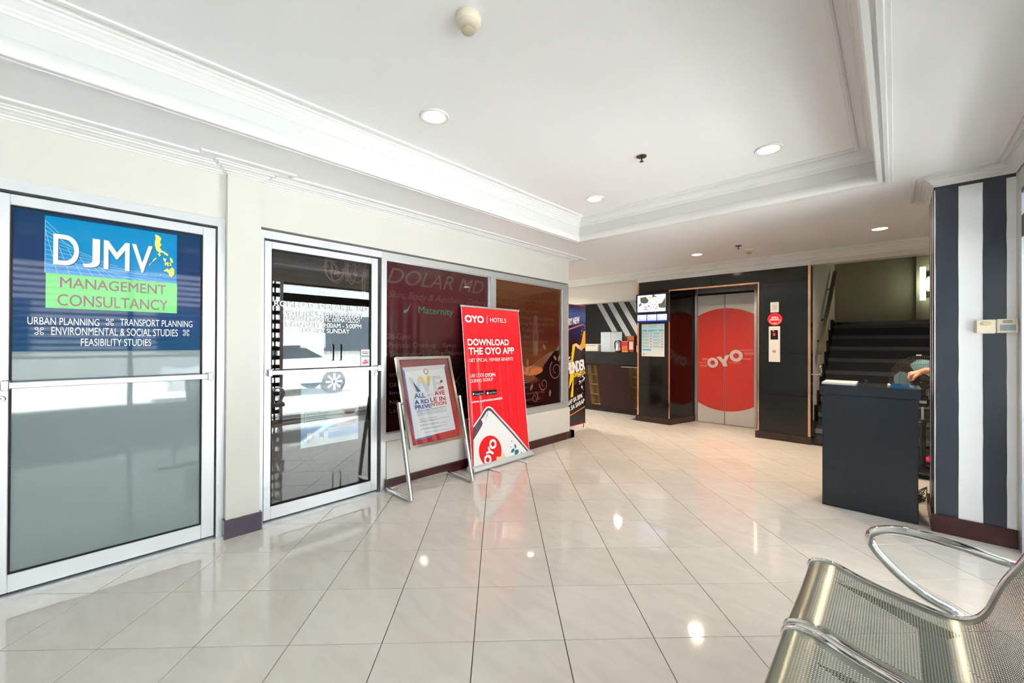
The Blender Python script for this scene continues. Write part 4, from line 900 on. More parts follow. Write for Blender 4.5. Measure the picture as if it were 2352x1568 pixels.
for k, a0 in enumerate((math.radians(196), math.radians(76), math.radians(-44))):
    # angle measured clockwise seen from the camera: 0 right, 90 up
    n, r_ = 9, 6; vs = []
    for i in range(r_ + 1):
        for j in range(n + 1):
            t = i / r_; rr = .045 + .165 * t; wd = (.34 + .44 * math.sin(PI * min(1, t * .62 + .18))) * (1 if t < .86 else (1 - ((t - .86) / .14) ** 2 * .35))
            an = a0 + wd * (j / n - .5) * 2.15
            d_ = .016 * (j / n - .5) * 2
            rx = Vector((1, 0, 0)); v = (rx - FA * rx.dot(FA)).normalized() * math.cos(an) + (Vector((0, 0, 1)) - FA * FA.z).normalized() * math.sin(an)
            vs.append(FC + v * rr + FA * (d_ - .006))
    q = MB().add(vs, [(i * (n + 1) + j, i * (n + 1) + j + 1, (i + 1) * (n + 1) + j + 1, (i + 1) * (n + 1) + j) for i in range(r_) for j in range(n)])
    q.build('blade', M_BLADE, fan, smooth=True)
MB().lathe([(.05, -.03), (.05, .02), (.03, .035), (0, .036)], FC, 24, FA).build('blade_hub', M_BLADE, fan, smooth=40)
g = MB(); g.bev(FC.x - .045, FC.x - .005, FC.y - .004, FC.y + .004, FC.z + R_ + .002, FC.z + R_ + .012, .002); g.build('white_clip', M_WHITEP, fan)
cbt = thing('cable_tangle', (.17, 4.85, 0), 'black cables and power adapter in a tangle behind the desk', 'cables')
MB().bev(.10, .172, 4.84, 4.90, .012, .052, .006).build('adapter', M_FBLK, cbt)
for k in range(4):
    pts = [(.165 + random.uniform(-.01, .01), 4.86, .03)]
    for i in range(7): pts.append((.10 + random.uniform(-.03, .09), 4.80 + random.uniform(-.06, .14), random.uniform(.008, .06)))
    pts.append((.20, 4.95, .10)); MB().tube(smooth_path(pts, 5), .0035, 6).build('cable', M_RUBBER, cbt, smooth=True)
hc = tag(MB().tube(smooth_path([(.09, 4.6, .80), (.10, 4.62, .5), (.11, 4.65, .2), (.13, 4.72, .03), (.16, 4.82, .006), (.12, 4.88, .006)], 6), .004, 6).build('hanging_cable', M_RUBBER, smooth=True), 'thin black cable hanging down behind the desk side', 'cable')

# ================================================================== PERSON behind the column, hand on the fan
def person():
    b = MB()
    def limb(pts, rs, seg=12): b.tube(smooth_path(pts, 4), [rs[min(int(i / 4), len(rs) - 2)] * (1 - (i % 4) / 4) + rs[min(int(i / 4) + 1, len(rs) - 1)] * ((i % 4) / 4) for i in range((len(pts) - 1) * 4 + 1)], seg)
    px_, py_ = .80, 5.90; z0 = .045
    # torso, faces -x
    for z, rx, ry, dx in ((.93, .12, .165, 0), (1.02, .12, .155, 0), (1.12, .115, .145, 0), (1.24, .125, .16, 0), (1.34, .125, .175, .0), (1.42, .10, .165, .005)):
        b.ball((px_ + dx, py_, z + z0 - .05), 1, 20, 10, sc=(rx, ry, .09))
    limb([(px_, py_, 1.40), (px_ - .01, py_, 1.50)], [.06, .052])
    b.ball((px_ - .02, py_, 1.60), 1, 20, 14, sc=(.098, .078, .118)); b.ball((px_ - .05, py_, 1.555), 1, 16, 10, sc=(.06, .055, .06))
    b.ball((px_ - .122, py_, 1.592), .016, sc=(1, .8, 1.3))                        # nose
    for s in (-1, 1):
        b.ball((px_ - .01, py_ + s * .078, 1.595), .02, sc=(.9, .5, 1.5))             # ears
        limb([(px_, py_ + s * .085, .93), (px_ - .01, py_ + s * .09, .50), (px_ + .01, py_ + s * .092, .12)], [.085, .058, .040])
        limb([(px_ + .03, py_ + s * .092, .085), (px_ - .06, py_ + s * .095, .088), (px_ - .15, py_ + s * .10, .080)], [.036, .038, .028])
    # far arm hanging
    limb([(px_, py_ + .185, 1.38), (px_ + .02, py_ + .215, 1.10), (px_ - .04, py_ + .215, .86)], [.052, .043, .03])
    b.ball((px_ - .055, py_ + .215, .80), 1, sc=(.022, .04, .05))
    for k in range(4): limb([(px_ - .06, py_ + .19 + .018 * k, .77), (px_ - .065, py_ + .19 + .018 * k, .73), (px_ - .055, py_ + .19 + .018 * k, .695)], [.009, .009, .008], 8)
    # near arm reaching to the fan
    sh = Vector((px_ - .01, py_ - .18, 1.37)); el = Vector((px_ - .13, py_ - .20, 1.10)); wr = Vector((.212, 5.700, 1.052))
    limb([sh, (sh + el) / 2 + Vector((.01, -.01, 0)), el], [.054, .05, .043]); limb([el, el.lerp(wr, .35), el.lerp(wr, .75), wr], [.043, .044, .035, .027])
    pm = Vector((.150, 5.700, 1.020)); b.ball(pm, 1, 14, 8, sc=(.056, .042, .027)); limb([wr, pm], [.027, .028]); b.ball((.135, 5.700, .995), 1, 14, 8, sc=(.034, .036, .03))
    for k in range(4):                                                                # fingers curled down round the fan neck
        yy = 5.670 + .0205 * k; e = (.004, .0, .002, .008)[k]
        limb([(.140, yy, 1.022 - e), (.112 + e, yy - .001, 1.008 - e), (.102 + e, yy, .984 - e), (.110 + e, yy + .002, .962 - e), (.126 + e, yy + .003, .956 - e)], [.0125, .0118, .0108, .0100, .0085], 8)
    limb([(.168, 5.668, 1.012), (.152, 5.652, .994), (.138, 5.652, .974), (.134, 5.658, .955)], [.0145, .0125, .011, .009], 8)
    me = b.mesh('person', mat('skin', rgb(214, 160, 132), .5))
    o = bpy.data.objects.new('person', me); COL.objects.link(o)
    rm = o.modifiers.new('r', 'REMESH'); rm.mode = 'VOXEL'; rm.voxel_size = .0052; rm.use_smooth_shade = True
    sm = o.modifiers.new('s', 'SMOOTH'); sm.iterations = 3; sm.factor = .4
    bpy.context.view_layer.update()
    nm = bpy.data.meshes.new_from_object(o.evaluated_get(bpy.context.evaluated_depsgraph_get()))
    o.modifiers.clear(); o.data = nm; nm.materials.clear()
    for mm in (MATS['skin'], mat('dark_blue_shirt', rgb(46, 58, 84), .8, var=.1, scale=20), mat('black_trousers', rgb(30, 30, 34), .8), mat('black_hair', rgb(20, 17, 16), .4), M_BLACK): nm.materials.append(mm)
    for p in nm.polygons:
        c_ = p.center; p.use_smooth = True
        if c_.z > 1.62 + .25 * max(0, (px_ - .07 - c_.x)) or (c_.z > 1.52 and c_.x > px_ + .015): p.material_index = 3
        elif c_.z < .115: p.material_index = 4
        elif c_.z < .95 and abs(c_.y - py_ - .215) > .08 and c_.x > .5: p.material_index = 2
        elif c_.z < 1.43 and c_.x > px_ - .15 and not (c_.y > py_ + .15 and c_.z < 1.2) and c_.z > .9 and not (c_.y < py_ - .15 and c_.z < 1.16 and c_.x < px_ - .1): p.material_index = 1
        else: p.material_index = 0
    # eyes and mouth
    for s in (-1, 1): MB().ball((px_ - .108, py_ + s * .03, 1.615), .011).build('eye', M_BLACK, o, smooth=True)
    MB().ball((px_ - .104, py_, 1.553), .02, sc=(.35, 1, .25)).build('mouth', mat('lip', rgb(160, 84, 78), .5), o, smooth=True)
    tag(o, 'person mostly hidden behind the striped column, bare forearm and hand resting on the fan', 'person')
person()

# ================================================================== EASEL SIGN
es = thing('easel_sign', (-3.08, 2.21, 0), 'steel tube easel holding a framed red, white and blue notice', 'sign stand')
rt = .019
MB().tube([(-3.262, 1.878, rt), (-3.262, 2.542, rt)], rt, 12).build('base_bar', M_CHROME, es, smooth=40)
for yy in (1.878, 2.542):
    MB().tube([(-3.262, yy, rt), (-2.885, yy, rt)], rt, 12).build('foot_bar', M_CHROME, es, smooth=40)
    MB().tube([(-2.885, yy, rt), (-3.080, yy, .800)], rt * .95, 12).build('post', M_STEEL if yy < 2 else M_CHROME, es, smooth=40)
EZ = Surf((-2.960, 0, .415), (0, 1, 0), Vector((-.240, 0, .765)))
E0, E1, EH = 1.912, 2.508, .802
def ebox(mb, u0, u1, v0, v1, d0, d1): mb.prism([EZ.p(u0, v0, d0), EZ.p(u1, v0, d0), EZ.p(u1, v1, d0), EZ.p(u0, v1, d0)], EZ.N * (d1 - d0))
fr = MB(); fw = .026
for a in ((E0, E0 + fw, 0, EH), (E1 - fw, E1, 0, EH), (E0 + fw, E1 - fw, 0, fw), (E0 + fw, E1 - fw, EH - fw, EH)): ebox(fr, a[0], a[1], a[2], a[3], -.018, .012)
fr.build('frame', mat('polished_steel', rgb(214, 210, 200), .12, 1., var=.08, scale=7), es)
q = MB(); ebox(q, E0 + fw, E1 - fw, fw, EH - fw, -.012, -.008); bd = q.build('backing_board', ramp_mat('red_backing', [(0, rgb(206, 50, 60)), (.5, rgb(190, 60, 66)), (1, rgb(134, 54, 60))], 2, .12), es)
for yy in (E0, E1): MB().tube([EZ.p(yy - .03, .39, 0), EZ.p(yy + .03, .39, 0)], .012, 10).build('pivot', M_CHROME, es)
SX = lambda x, y: EZ.at(910 + x / 7.8375, 830 + y / 7.84)
q = MB(); EZ.poly(q, [SX(110, 120), SX(200, 150), SX(380, 1380), SX(660, 1310), SX(665, 1345), SX(345, 1430)], -.006); q.build('blue_edge', mat('slate_blue_print', rgb(96, 130, 186), .2), bd)
q = MB(); EZ.poly(q, [SX(155, 170), SX(870, 110), SX(1075, 1215), SX(350, 1395)], -.005); pp = q.build('notice_sheet', mat('notice_paper', rgb(240, 240, 242), .3), bd)
q = MB(); EZ.poly(q, [SX(110, 105), SX(890, 50), SX(870, 125), SX(155, 185)], -.0045); q.build('sheet_fold', mat('notice_fold', rgb(226, 222, 220), .3), bd)
def et(mb, s_, x0, x1, yt, yb, **k): EZ.ptext(mb, s_, 910 + x0 / 7.8375, 910 + x1 / 7.8375, 830 + yt / 7.84, 830 + yb / 7.84, d=-.0042, **k)
def ep(mb, pts, d=-.0034): EZ.poly(mb, [SX(*a) for a in pts], d)
c_ = SX(540, 178); q = MB(); EZ.ring(q, c_[0], c_[1], .018, .028, -.0042, 28); q.build('seal', mat('brown_orange_print', rgb(196, 130, 90), .5), pp)
q = MB(); et(q, 'WE', 268, 850, 285, 585, bold=.05); q.build('lettering', mat('pale_grey_print', rgb(216, 218, 222), .5), pp)
q = MB(); ep(q, [(293, 350), (450, 535), (380, 548)]); q.build('blue_wedge', mat('royal_blue_print', rgb(54, 92, 160), .5), pp)
q = MB(); et(q, 'ALL', 335, 535, 578, 665, bold=.05); et(q, 'A RO', 345, 600, 695, 775, bold=.05); et(q, 'PREVE', 352, 640, 792, 866, bold=.05); q.build('lettering', MATS['royal_blue_print'], pp)
q = MB(); et(q, 'AVE', 700, 885, 528, 612, bold=.05); et(q, 'LE IN', 625, 900, 648, 728, bold=.05); et(q, 'NTION', 645, 915, 736, 806, bold=.05); q.build('lettering', mat('brick_red_print', rgb(206, 70, 76), .5), pp)
for pl in ([(740, 500), (775, 452), (855, 438), (862, 485)], [(783, 382), (805, 330), (830, 326), (840, 372)]):
    q = MB(); ep(q, pl); q.build('red_block', MATS['brick_red_print'], pp)
for pl in ([(410, 275), (450, 262), (485, 290), (520, 370), (508, 415), (480, 380), (468, 335), (420, 330)], [(553, 255), (615, 250), (605, 350), (600, 430), (585, 455), (570, 400), (555, 340)], [(665, 268), (700, 262), (725, 278), (695, 298), (672, 295)], [(585, 585), (605, 590), (600, 635), (588, 620)]):
    q = MB(); ep(q, pl); q.build('yellow_hand', mat('amber_print2', rgb(238, 196, 70), .5), pp)
q = MB(); et(q, 'HA', 565, 690, 548, 640); q.build('lettering', MATS['pale_grey_print'], pp)
q = MB(); ep(q, [(365, 893), (915, 800), (915, 806), (365, 901)], -.0042); q.build('rule_line', M_BLACKPR, pp)
q = MB()
for y0 in (918, 945, 970, 1042, 1075, 1092, 1142, 1158, 1208, 1224, 1278):
    x0 = 368 + (y0 - 918) * .14 + (30 if y0 > 1000 else 0) + (60 if y0 > 1260 else 0); x1 = x0 + 545 - (y0 * 7 % 5) * 55; dy = -(x1 - x0) * .165; ep(q, [(x0, y0), (x1, y0 + dy), (x1, y0 + dy + 7), (x0, y0 + 7)], -.0042)
_o = q.build('small_text', mat('grey_text_print', rgb(150, 150, 156), .5), pp); _o['kind'] = 'stuff'
q = MB(); ebox(q, E0 + fw, E1 - fw, fw, EH - fw, -.002, .0); q.build('clear_cover', thin_glass('clear_acrylic', (.97, .97, .97, 1), .02, .8), es)

# ================================================================== RED ROLL-UP BANNER
rb = thing('red_rollup_banner', (-3.12, 3.18, 0), 'red roll-up banner with white words and a phone picture, leaning by the clinic windows', 'banner')
V_ = Vector((-.187, .0, 1.646)); BN = Surf((-3.103, 0, .052), (0, 1, 0), V_); BH = V_.length; B0, B1 = 2.735, 3.612
n = 60; q = MB(); vs = []
def rip(u): return .0034 * math.sin(u * 41) * (1.3 if u < 3.0 else .8) + .0018 * math.sin(u * 97 + 1)
for i in range(n + 1):
    u = B0 + (B1 - B0) * i / n
    for k in range(9):
        v = BH * k / 8; pinch = .012 * math.sin(PI * min(1, k / 8 * 1.2)); uu = (B0 + B1) / 2 + (u - (B0 + B1) / 2) * (1 - pinch); vs.append(BN.p(uu, v, rip(u) * math.sin(PI * (k + .6) / 9)))
q.add(vs, [(i * 9 + k, (i + 1) * 9 + k, (i + 1) * 9 + k + 1, i * 9 + k + 1) for i in range(n) for k in range(8)])
M_REDB = mat('red_banner_vinyl', rgb(238, 38, 48), .2, spec=.7)
sheet = q.build('banner_sheet', M_REDB, rb, smooth=True)
for uu in (B0 - .002, B1 + .002): MB().prism([BN.p(uu - .003, 0, -.004), BN.p(uu + .003, 0, -.004), BN.p(uu + .003, BH, -.004), BN.p(uu - .003, BH, -.004)], BN.N * .003).build('white_edge', M_WHITEP, rb)
MB().tube([BN.p(B0 - .012, BH, 0), BN.p(B1 + .012, BH, 0)], .011, 10).build('top_rail', M_ALU, rb, smooth=40)
q = MB(); pr_ = [(-.055, .0), (.045, .0), (.052, .014), (.040, .036), (.012, .050), (-.030, .050), (-.055, .04)]
q.prism([(-3.105 + a, B0 - .015, .012 + b_) for a, b_ in pr_], (0, B1 - B0 + .03, 0)); q.build('base_housing', mat('silver_housing', rgb(206, 214, 218), .35, .3), rb)
for yy in (B0 - .022, B1 + .008): MB().prism([(-3.105 + a * 1.08, yy, .010 + b_ * 1.06) for a, b_ in pr_], (0, .014, 0)).build('end_cap', mat('pale_grey_cap', rgb(196, 200, 200), .4), rb)
for yy in (2.92, 3.36): MB().bev(-3.09, -2.915, yy, yy + .035, .001, .012, .003).build('foot', M_ALU, rb)
MB().tube([(-3.15, 3.09, .05), (-3.306, 3.09, 1.60), (-3.300, 3.09, 1.69)], .006, 8).build('support_pole', M_ALU, rb)
DD = .0085
def BT(mb, s_, *a, **k): BN.ptext(mb, s_, *a, d=DD, **k)
q = MB()
for a in (('OYO', 1067, 1110.5, 723, 740, .055), ('HOTELS', 1125, 1161.5, 729.5, 739.5, .01), ('DOWNLOAD', 1073.5, 1168, 778, 793.3, .04), ('THE OYO APP', 1075.5, 1180, 798, 815, .04), ('GET SPECIAL MEMBER BENEFITS', 1076.5, 1177.5, 823.6, 831.6, .0), ('USE CODE', 1079, 1111, 859, 866.8, 0), ('OYOPH', 1113, 1136.5, 857.6, 866, .035), ('DURING SIGNUP', 1079, 1131, 871, 879, 0), ('www.oyorooms.com/ph', 1083, 1152.5, 919.5, 928, .03)):
    q = MB(); BT(q, *a[:5], bold=a[5]); q.build('lettering', M_WHITEP, sheet)
q = MB(); BN.line(q, [BN.at(1117.3, 724.5), BN.at(1117.8, 743)], .006, DD); q.build('divider_line', M_WHITEP, sheet)
for x0, x1, yt, yb in ((1083, 1110, 899, 910), (1114.6, 1140, 896.6, 907.8)):
    q = MB(); u0, v0 = BN.at(x0, yb); v1 = BN.at(x0, yt)[1]; u1 = BN.at(x1, yb - .25 * (x1 - x0))[0]; BN.rect(q, u0, v0, u1, v1, DD); q.build('store_badge', M_BLACKPR, sheet)
DD2 = DD; DD = DD + .0008
for a in (('Google Play', 1090, 1109, 903.5, 907.5), ('App Store', 1122.5, 1139, 900.5, 904.8)): q = MB(); BT(q, *a); q.build('lettering', M_WHITEP, sheet)
q = MB(); BN.poly(q, [BN.at(1084.5, 908), BN.at(1084.5, 901.5), BN.at(1088.5, 904)], DD); q.build('badge_mark', M_WHITEP, sheet)
q = MB(); u, v = BN.at(1118.6, 902.8); BN.disc(q, u, v, .014, DD, 14); q.build('badge_mark', M_WHITEP, sheet)
DD = DD2
def px2(x, y): return BN.at(1070 + x / 7.8375, 900 + y / 7.84)
def pp_(mb, pts, d): BN.poly(mb, [px2(*a) for a in pts], d)
EDGE_L = 132
outer = [(125, 610), (250, 430), (340, 290), (370, 265), (420, 258), (470, 285), (560, 390), (720, 560), (870, 720), (1000, 880), (1128, 1040), (1128, 1075), (700, 1200), (310, 1320), (135, 1365)]
q = MB(); pp_(q, outer, DD - .002); q.build('phone_white_rim', M_WHITEP, sheet)
q = MB(); pp_(q, [(125, 650), (250, 470), (345, 320), (380, 285), (425, 285), (470, 315), (560, 420), (760, 640), (1000, 915), (1120, 1060), (1105, 1082), (960, 910), (720, 640), (520, 425), (430, 340), (400, 335), (370, 350), (300, 460), (265, 490), (295, 560), (280, 610), (200, 745), (125, 865)], DD - .0005); q.build('phone_frame', mat('graphite_purple_print', rgb(96, 82, 96), .2), sheet)
q = MB(); pp_(q, [(470, 300), (560, 405), (760, 625), (1000, 900), (1124, 1052), (1116, 1058), (990, 912), (750, 640), (550, 420), (462, 318)], DD + .0004); q.build('phone_edge_shine', mat('lilac_print', rgb(205, 200, 222), .2), sheet)
cx_, cy_ = px2(430, 1060); q = MB(); rr = [px2(430 + 203 * math.cos(2 * PI * k / 44), 1060 + 278 * math.sin(2 * PI * k / 44)) for k in range(44)]
fl = lambda p_: (p_[1] - px2(310, 1318)[1]) - (px2(700, 1198)[1] - px2(310, 1318)[1]) / (px2(700, 1198)[0] - px2(310, 1318)[0]) * (p_[0] - px2(310, 1318)[0])
BN.poly(q, clip(rr, fl), DD + .0004); q.build('red_disc', M_RED, sheet)
q = MB(); a1 = px2(430, 1075); BN.text(q, 'OYO', a1[0] - .135, a1[1] - .052, a1[0] + .135, a1[1] + .052, DD + .0012, bold=.06, rot=1.02); q.build('lettering', M_WHITEP, sheet)
q = MB()
for k in range(4): BN.line(q, [px2(335 + 15 * k, 505 - 25 * k), px2(340 + 15 * k, 490 - 45 * k)], .005, DD + .0004)
q.build_each('signal_bars', mat('rose_print', rgb(150, 60, 90), .3), sheet)
q = MB()
for pl in ([(795, 1090), (820, 1030), (855, 1010), (868, 1050), (840, 1085)], [(860, 960), (880, 930), (900, 990), (880, 1020)], [(880, 1040), (930, 1030), (945, 1080), (900, 1140), (862, 1150)], [(808, 880), (822, 870), (826, 890), (815, 900)], [(780, 990), (815, 980), (800, 1000)], [(960, 1115), (990, 1070), (1000, 1100), (975, 1120)]): pp_(q, pl, DD + .0004)
q.build_each('teal_leaves', mat('teal_leaf_print', rgb(40, 120, 140), .3), sheet)
q = MB(); pp_(q, [(535, 1180), (555, 1160), (600, 1165), (630, 1140), (660, 1160), (650, 1090), (670, 1095), (715, 1175), (725, 1195), (550, 1250)], DD + .0008); q.build('tan_figure', mat('tan_print', rgb(240, 200, 150), .3), sheet)

# ================================================================== BLACK DRINK BANNER behind the wall end
bb_ = thing('black_drink_banner', (-3.50, 5.1, 0), 'black and yellow drink banner standing behind the end of the clinic wall', 'banner')
DN = Surf((-3.50, 0, .09), (0, 1, 0), (0, 0, 1)); q = MB(); D0, D1 = 4.82, 5.40
q.prism([DN.p(D0, 0, -.002), DN.p(D1, 0, -.002), DN.p(D1, 1.79, -.002), DN.p(D0, 1.79, -.002)], DN.N * .002)
bs = q.build('banner_sheet', ramp_mat('night_blue_banner', [(0, rgb(22, 20, 26)), (.7, rgb(20, 20, 26)), (.82, rgb(26, 34, 90)), (.92, rgb(70, 84, 150)), (1, rgb(30, 36, 70))], 2, .25), bb_)
for z_ in (.078, 1.88): MB().box(-3.508, -3.494, D0, D1, z_, z_ + .012).build('red_rail', mat('red_rail_plastic', rgb(200, 40, 46), .4), bb_)
MB().tube([(-3.52, D1 - .02, .006), (-3.52, D1 - .02, 1.88)], .006, 8).build('support_pole', M_BLACK, bb_)
for yy in (D0 + .04, D1 - .04): MB().tube(smooth_path([(-3.50, yy, .085), (-3.45, yy, .03), (-3.38, yy, .006), (-3.36, yy, .006)]), .005, 8).build('foot', M_STEEL, bb_)
def DT(mb, s_, u0, v0, u1, v1, rot=.0, **k): DN.text(mb, s_, u0, v0, u1, v1, d=.001, rot=rot, **k)
for a, sh in ((('VERY NEW', 4.86, 1.50, 5.24, 1.60, .16), .2), (('THUNDER', 4.83, .78, 5.38, .95, .12), 0), (('SARAP SA SIPA', 4.83, .335, 5.32, .405, .22), .15), (('SIPA SA SARAP', 4.83, .245, 5.38, .315, .22), .15)):
    q = MB(); DT(q, *a, bold=.045, shear=sh); q.build('lettering', M_WHITEP, bs)
q = MB(); DT(q, 'SUPER SODA', 5.05, .725, 5.40, .79, .12, bold=.04); DN.poly(q, [(4.96, .55), (5.05, 1.2), (5.13, 1.22), (5.03, .82), (5.09, .82), (5.07, .42), (5.0, .42), (5.06, .68)], .0005); q.build('yellow_bolt', M_YELLOW, bs)
q = MB(); DN.poly(q, [(5.06, 1.17), (5.10, 1.21), (5.32, 1.13), (5.33, 1.08), (5.16, .60), (5.02, .58)], .0003); q.build('drink_can', mat('dark_can_print', rgb(44, 42, 50), .2), bs)
q = MB(); DN.poly(q, [(5.09, 1.205), (5.14, 1.225), (5.24, 1.19), (5.32, 1.13), (5.30, 1.11), (5.18, 1.15)], .0006); q.build('can_rim', mat('silver_pink_print', rgb(216, 190, 176), .3), bs)
q = MB(); DN.poly(q, [(5.22, 1.17), (5.28, 1.22), (5.34, 1.40), (5.395, 1.42), (5.395, 1.16), (5.30, 1.13)], .0007)
for k in range(24): DN.disc(q, random.uniform(5.27, 5.39), random.uniform(1.30, 1.52), random.uniform(.003, .008), .0007, 7)
q.build('soda_splash', mat('orange_soda_print', rgb(240, 165, 40), .3), bs)
for pl in ([(4.83, 1.395), (5.33, 1.515)], [(4.83, .115), (5.39, .245)]):
    q = MB(); DN.line(q, pl, .015, .001); q.build('orange_rule', mat('orange_rule_print', rgb(240, 130, 60), .3), bs)
q = MB()
for k in range(40): DN.disc(q, random.gauss(4.98, .07), random.gauss(.92, .06), random.uniform(.005, .02), .0002, 7); DN.disc(q, random.gauss(5.27, .06), random.gauss(.68, .09), random.uniform(.005, .02), .0002, 7)
q.v = [(v[0], min(max(v[1], D0), D1), v[2]) for v in q.v]; _o = q.build('white_spray', mat('lavender_print', rgb(214, 212, 232), .4), bs); _o['kind'] = 'stuff'

# ================================================================== WAITING BENCH
bn = thing('waiting_bench', (.05, 1.5, 0), 'perforated steel waiting bench with chrome edges and a looped armrest', 'bench')
def perf_mat():
    m = bpy.data.materials.new('perforated_steel'); m.use_nodes = True; nt = m.node_tree; N = nt.nodes; L = nt.links
    b = N['Principled BSDF']; b.inputs['Base Color'].default_value = rgb(158, 164, 150); b.inputs['Metallic'].default_value = .75; b.inputs['Roughness'].default_value = .28
    uv = N.new('ShaderNodeUVMap'); sp = N.new('ShaderNodeSeparateXYZ'); L.new(uv.outputs[0], sp.inputs[0])
    def mth(op, a, bb=None, c=None):
        n = N.new('ShaderNodeMath'); n.operation = op
        for i, x in enumerate((a, bb, c)):
            if x is None: continue
            if isinstance(x, (int, float)): n.inputs[i].default_value = x
            else: L.new(x, n.inputs[i])
        return n.outputs[0]
    P = .0082
    v_ = mth('DIVIDE', sp.outputs[1], P * .866); row = mth('FLOOR', v_); odd = mth('MULTIPLY', mth('MODULO', row, 2), .5)
    u_ = mth('ADD', mth('DIVIDE', sp.outputs[0], P), odd)
    du = mth('SUBTRACT', mth('FRACT', u_), .5); dv = mth('MULTIPLY', mth('SUBTRACT', mth('FRACT', v_), .5), .866)
    d2 = mth('ADD', mth('MULTIPLY', du, du), mth('MULTIPLY', dv, dv)); hole = mth('LESS_THAN', d2, .27 ** 2)
    ins = mth('MULTIPLY', mth('MULTIPLY', mth('GREATER_THAN', sp.outputs[0], .036), mth('LESS_THAN', sp.outputs[0], .462)), mth('MULTIPLY', mth('GREATER_THAN', sp.outputs[1], .095), mth('LESS_THAN', sp.outputs[1], .90)))
    t = N.new('ShaderNodeBsdfTransparent'); x = N.new('ShaderNodeMixShader'); L.new(mth('MULTIPLY', hole, ins), x.inputs[0]); L.new(b.outputs[0], x.inputs[1]); L.new(t.outputs[0], x.inputs[2])
    L.new(x.outputs[0], N['Material Output'].inputs[0])
    return m
M_PERF = perf_mat()
PROF = [(-.238, .385), (-.252, .402), (-.250, .424), (-.231, .436), (-.206, .442), (-.165, .439), (-.116, .423), (-.06, .408), (.006, .394), (.073, .384), (.126, .377), (.166, .382), (.196, .399), (.222, .437), (.238, .487), (.256, .541), (.279, .592), (.300, .635), (.322, .690), (.340, .750), (.352, .815), (.360, .845), (.374, .858), (.388, .850)]
PR = [Vector((a, 0, b_)) for a, b_ in smooth_path([(a, b_, 0) for a, b_ in PROF], 4) for b_ in [b_]] if False else [Vector((p.x, 0, p.y)) for p in smooth_path([(a, b_, 0) for a, b_ in PROF], 4)]
SEATS = ((1.552, 2.050), (1.010, 1.508))
for y0, y1 in SEATS:
    ny = 8; vs = []; uvs = []; s_len = 0
    for i, p in enumerate(PR):
        if i: s_len += (PR[i] - PR[i - 1]).length
        for j in range(ny + 1):
            t = j / ny; vs.append((p.x, y0 + (y1 - y0) * t, p.z - .006 * math.sin(PI * t))); uvs.append(((y1 - y0) * t, s_len))
    fs = [(i * (ny + 1) + j, i * (ny + 1) + j + 1, (i + 1) * (ny + 1) + j + 1, (i + 1) * (ny + 1) + j) for i in range(len(PR) - 1) for j in range(ny)]
    me = bpy.data.meshes.new('seat_shell'); me.from_pydata(vs, [], fs); me.materials.append(M_PERF); ul = me.uv_layers.new(name='UVMap')
    for lp in me.loops: ul.data[lp.index].uv = uvs[lp.vertex_index]
    for p in me.polygons: p.use_smooth = True
    o = bpy.data.objects.new('seat_shell', me); COL.objects.link(o); o.parent = bn; o.matrix_parent_inverse = Matrix.Translation(-bn.location)
    for yy in (y0, y1): MB().tube([(p.x, yy, p.z) for p in PR], .0085, 10, up=(0, 1, 0)).build('chrome_edge', M_CHROME, o, smooth=True)
ARM = [(.165, .372), (.137, .386), (.073, .411), (.006, .462), (-.048, .518), (-.068, .555), (-.062, .588), (-.020, .612), (.029, .621), (.095, .620), (.177, .611), (.244, .600), (.285, .592)]
MB().tube(smooth_path([(a, 2.088, b_) for a, b_ in ARM], 6), .016, 16, flat=1.5, up=(0, 0, 1)).build('armrest', M_CHROME, bn, smooth=True)
MB().tube([(.285, 2.088, .592), (.283, 2.05, .594)], .012, 12).build('arm_pin', M_CHROME, bn); MB().tube([(.165, 2.088, .372), (.15, 2.05, .375)], .012, 12).build('arm_pin', M_CHROME, bn)
MB().bev(.06, .13, .70, 2.02, .27, .33, .006).build('beam', M_BLACK, bn)
for a, b_ in SEATS:
    for yy in (a + .06, b_ - .06):
        MB().prism([(-.16, yy - .004, .40), (.06, yy - .004, .33), (.13, yy - .004, .33), (.16, yy - .004, .355), (.10, yy - .004, .362), (-.10, yy - .004, .398)], (0, .008, 0)).build('seat_bracket', M_BLACK, bn)
for yy in (1.78, .86):
    MB().tube(smooth_path([(-.18, yy, .02), (-.10, yy, .05), (.06, yy, .13), (.095, yy, .28)]), .018, 12).build('leg', M_CHROME, bn, smooth=True)
    MB().tube(smooth_path([(.36, yy, .02), (.28, yy, .05), (.13, yy, .13), (.095, yy, .28)]), .018, 12).build('leg', M_CHROME, bn, smooth=True)
    for xx in (-.18, .36): MB().lathe([(.026, 0), (.026, .012), (.018, .022), (0, .022)], (xx, yy, .0), 16).build('foot', M_BLACK, bn, smooth=40)

# ================================================================== STREET FRONT (right), WALL BEHIND THE CAMERA
w = MB().box(XR, XR + .15, YB, 4.135, 2.29, ZL).box(XR, XR + .15, YB, 2.27, 0, .06).box(XR, XR + .15, -2.95, -2.75, .06, 2.29).box(KX1, XR + .15, 4.135, 4.66, 0, ZL).box(1.25, 1.35, 4.66, 6.72, 0, ZL).box(XR + .15, 1.35, 4.58, 4.66, 0, ZL)
tag(w.build('wall_right', M_CREAM), 'white wall strips framing the glazed street front', 'wall', kind='structure')
tag(MB().box(-3.6, XR + .15, YB - .12, YB, 0, ZL).build('wall_front', M_WHITE), 'plain white wall at the near end of the lobby', 'wall', kind='structure')
M_DARKAL = mat('dark_bronze_aluminium', rgb(52, 48, 46), .35, .6)
M_CLR2 = thin_glass('street_glass', (.96, .98, .98, 1), .02, .85)
sd = thing('door_4', (XR, 3.1, 0), 'glass double door to the street with upright pull handles', 'door', kind='structure')
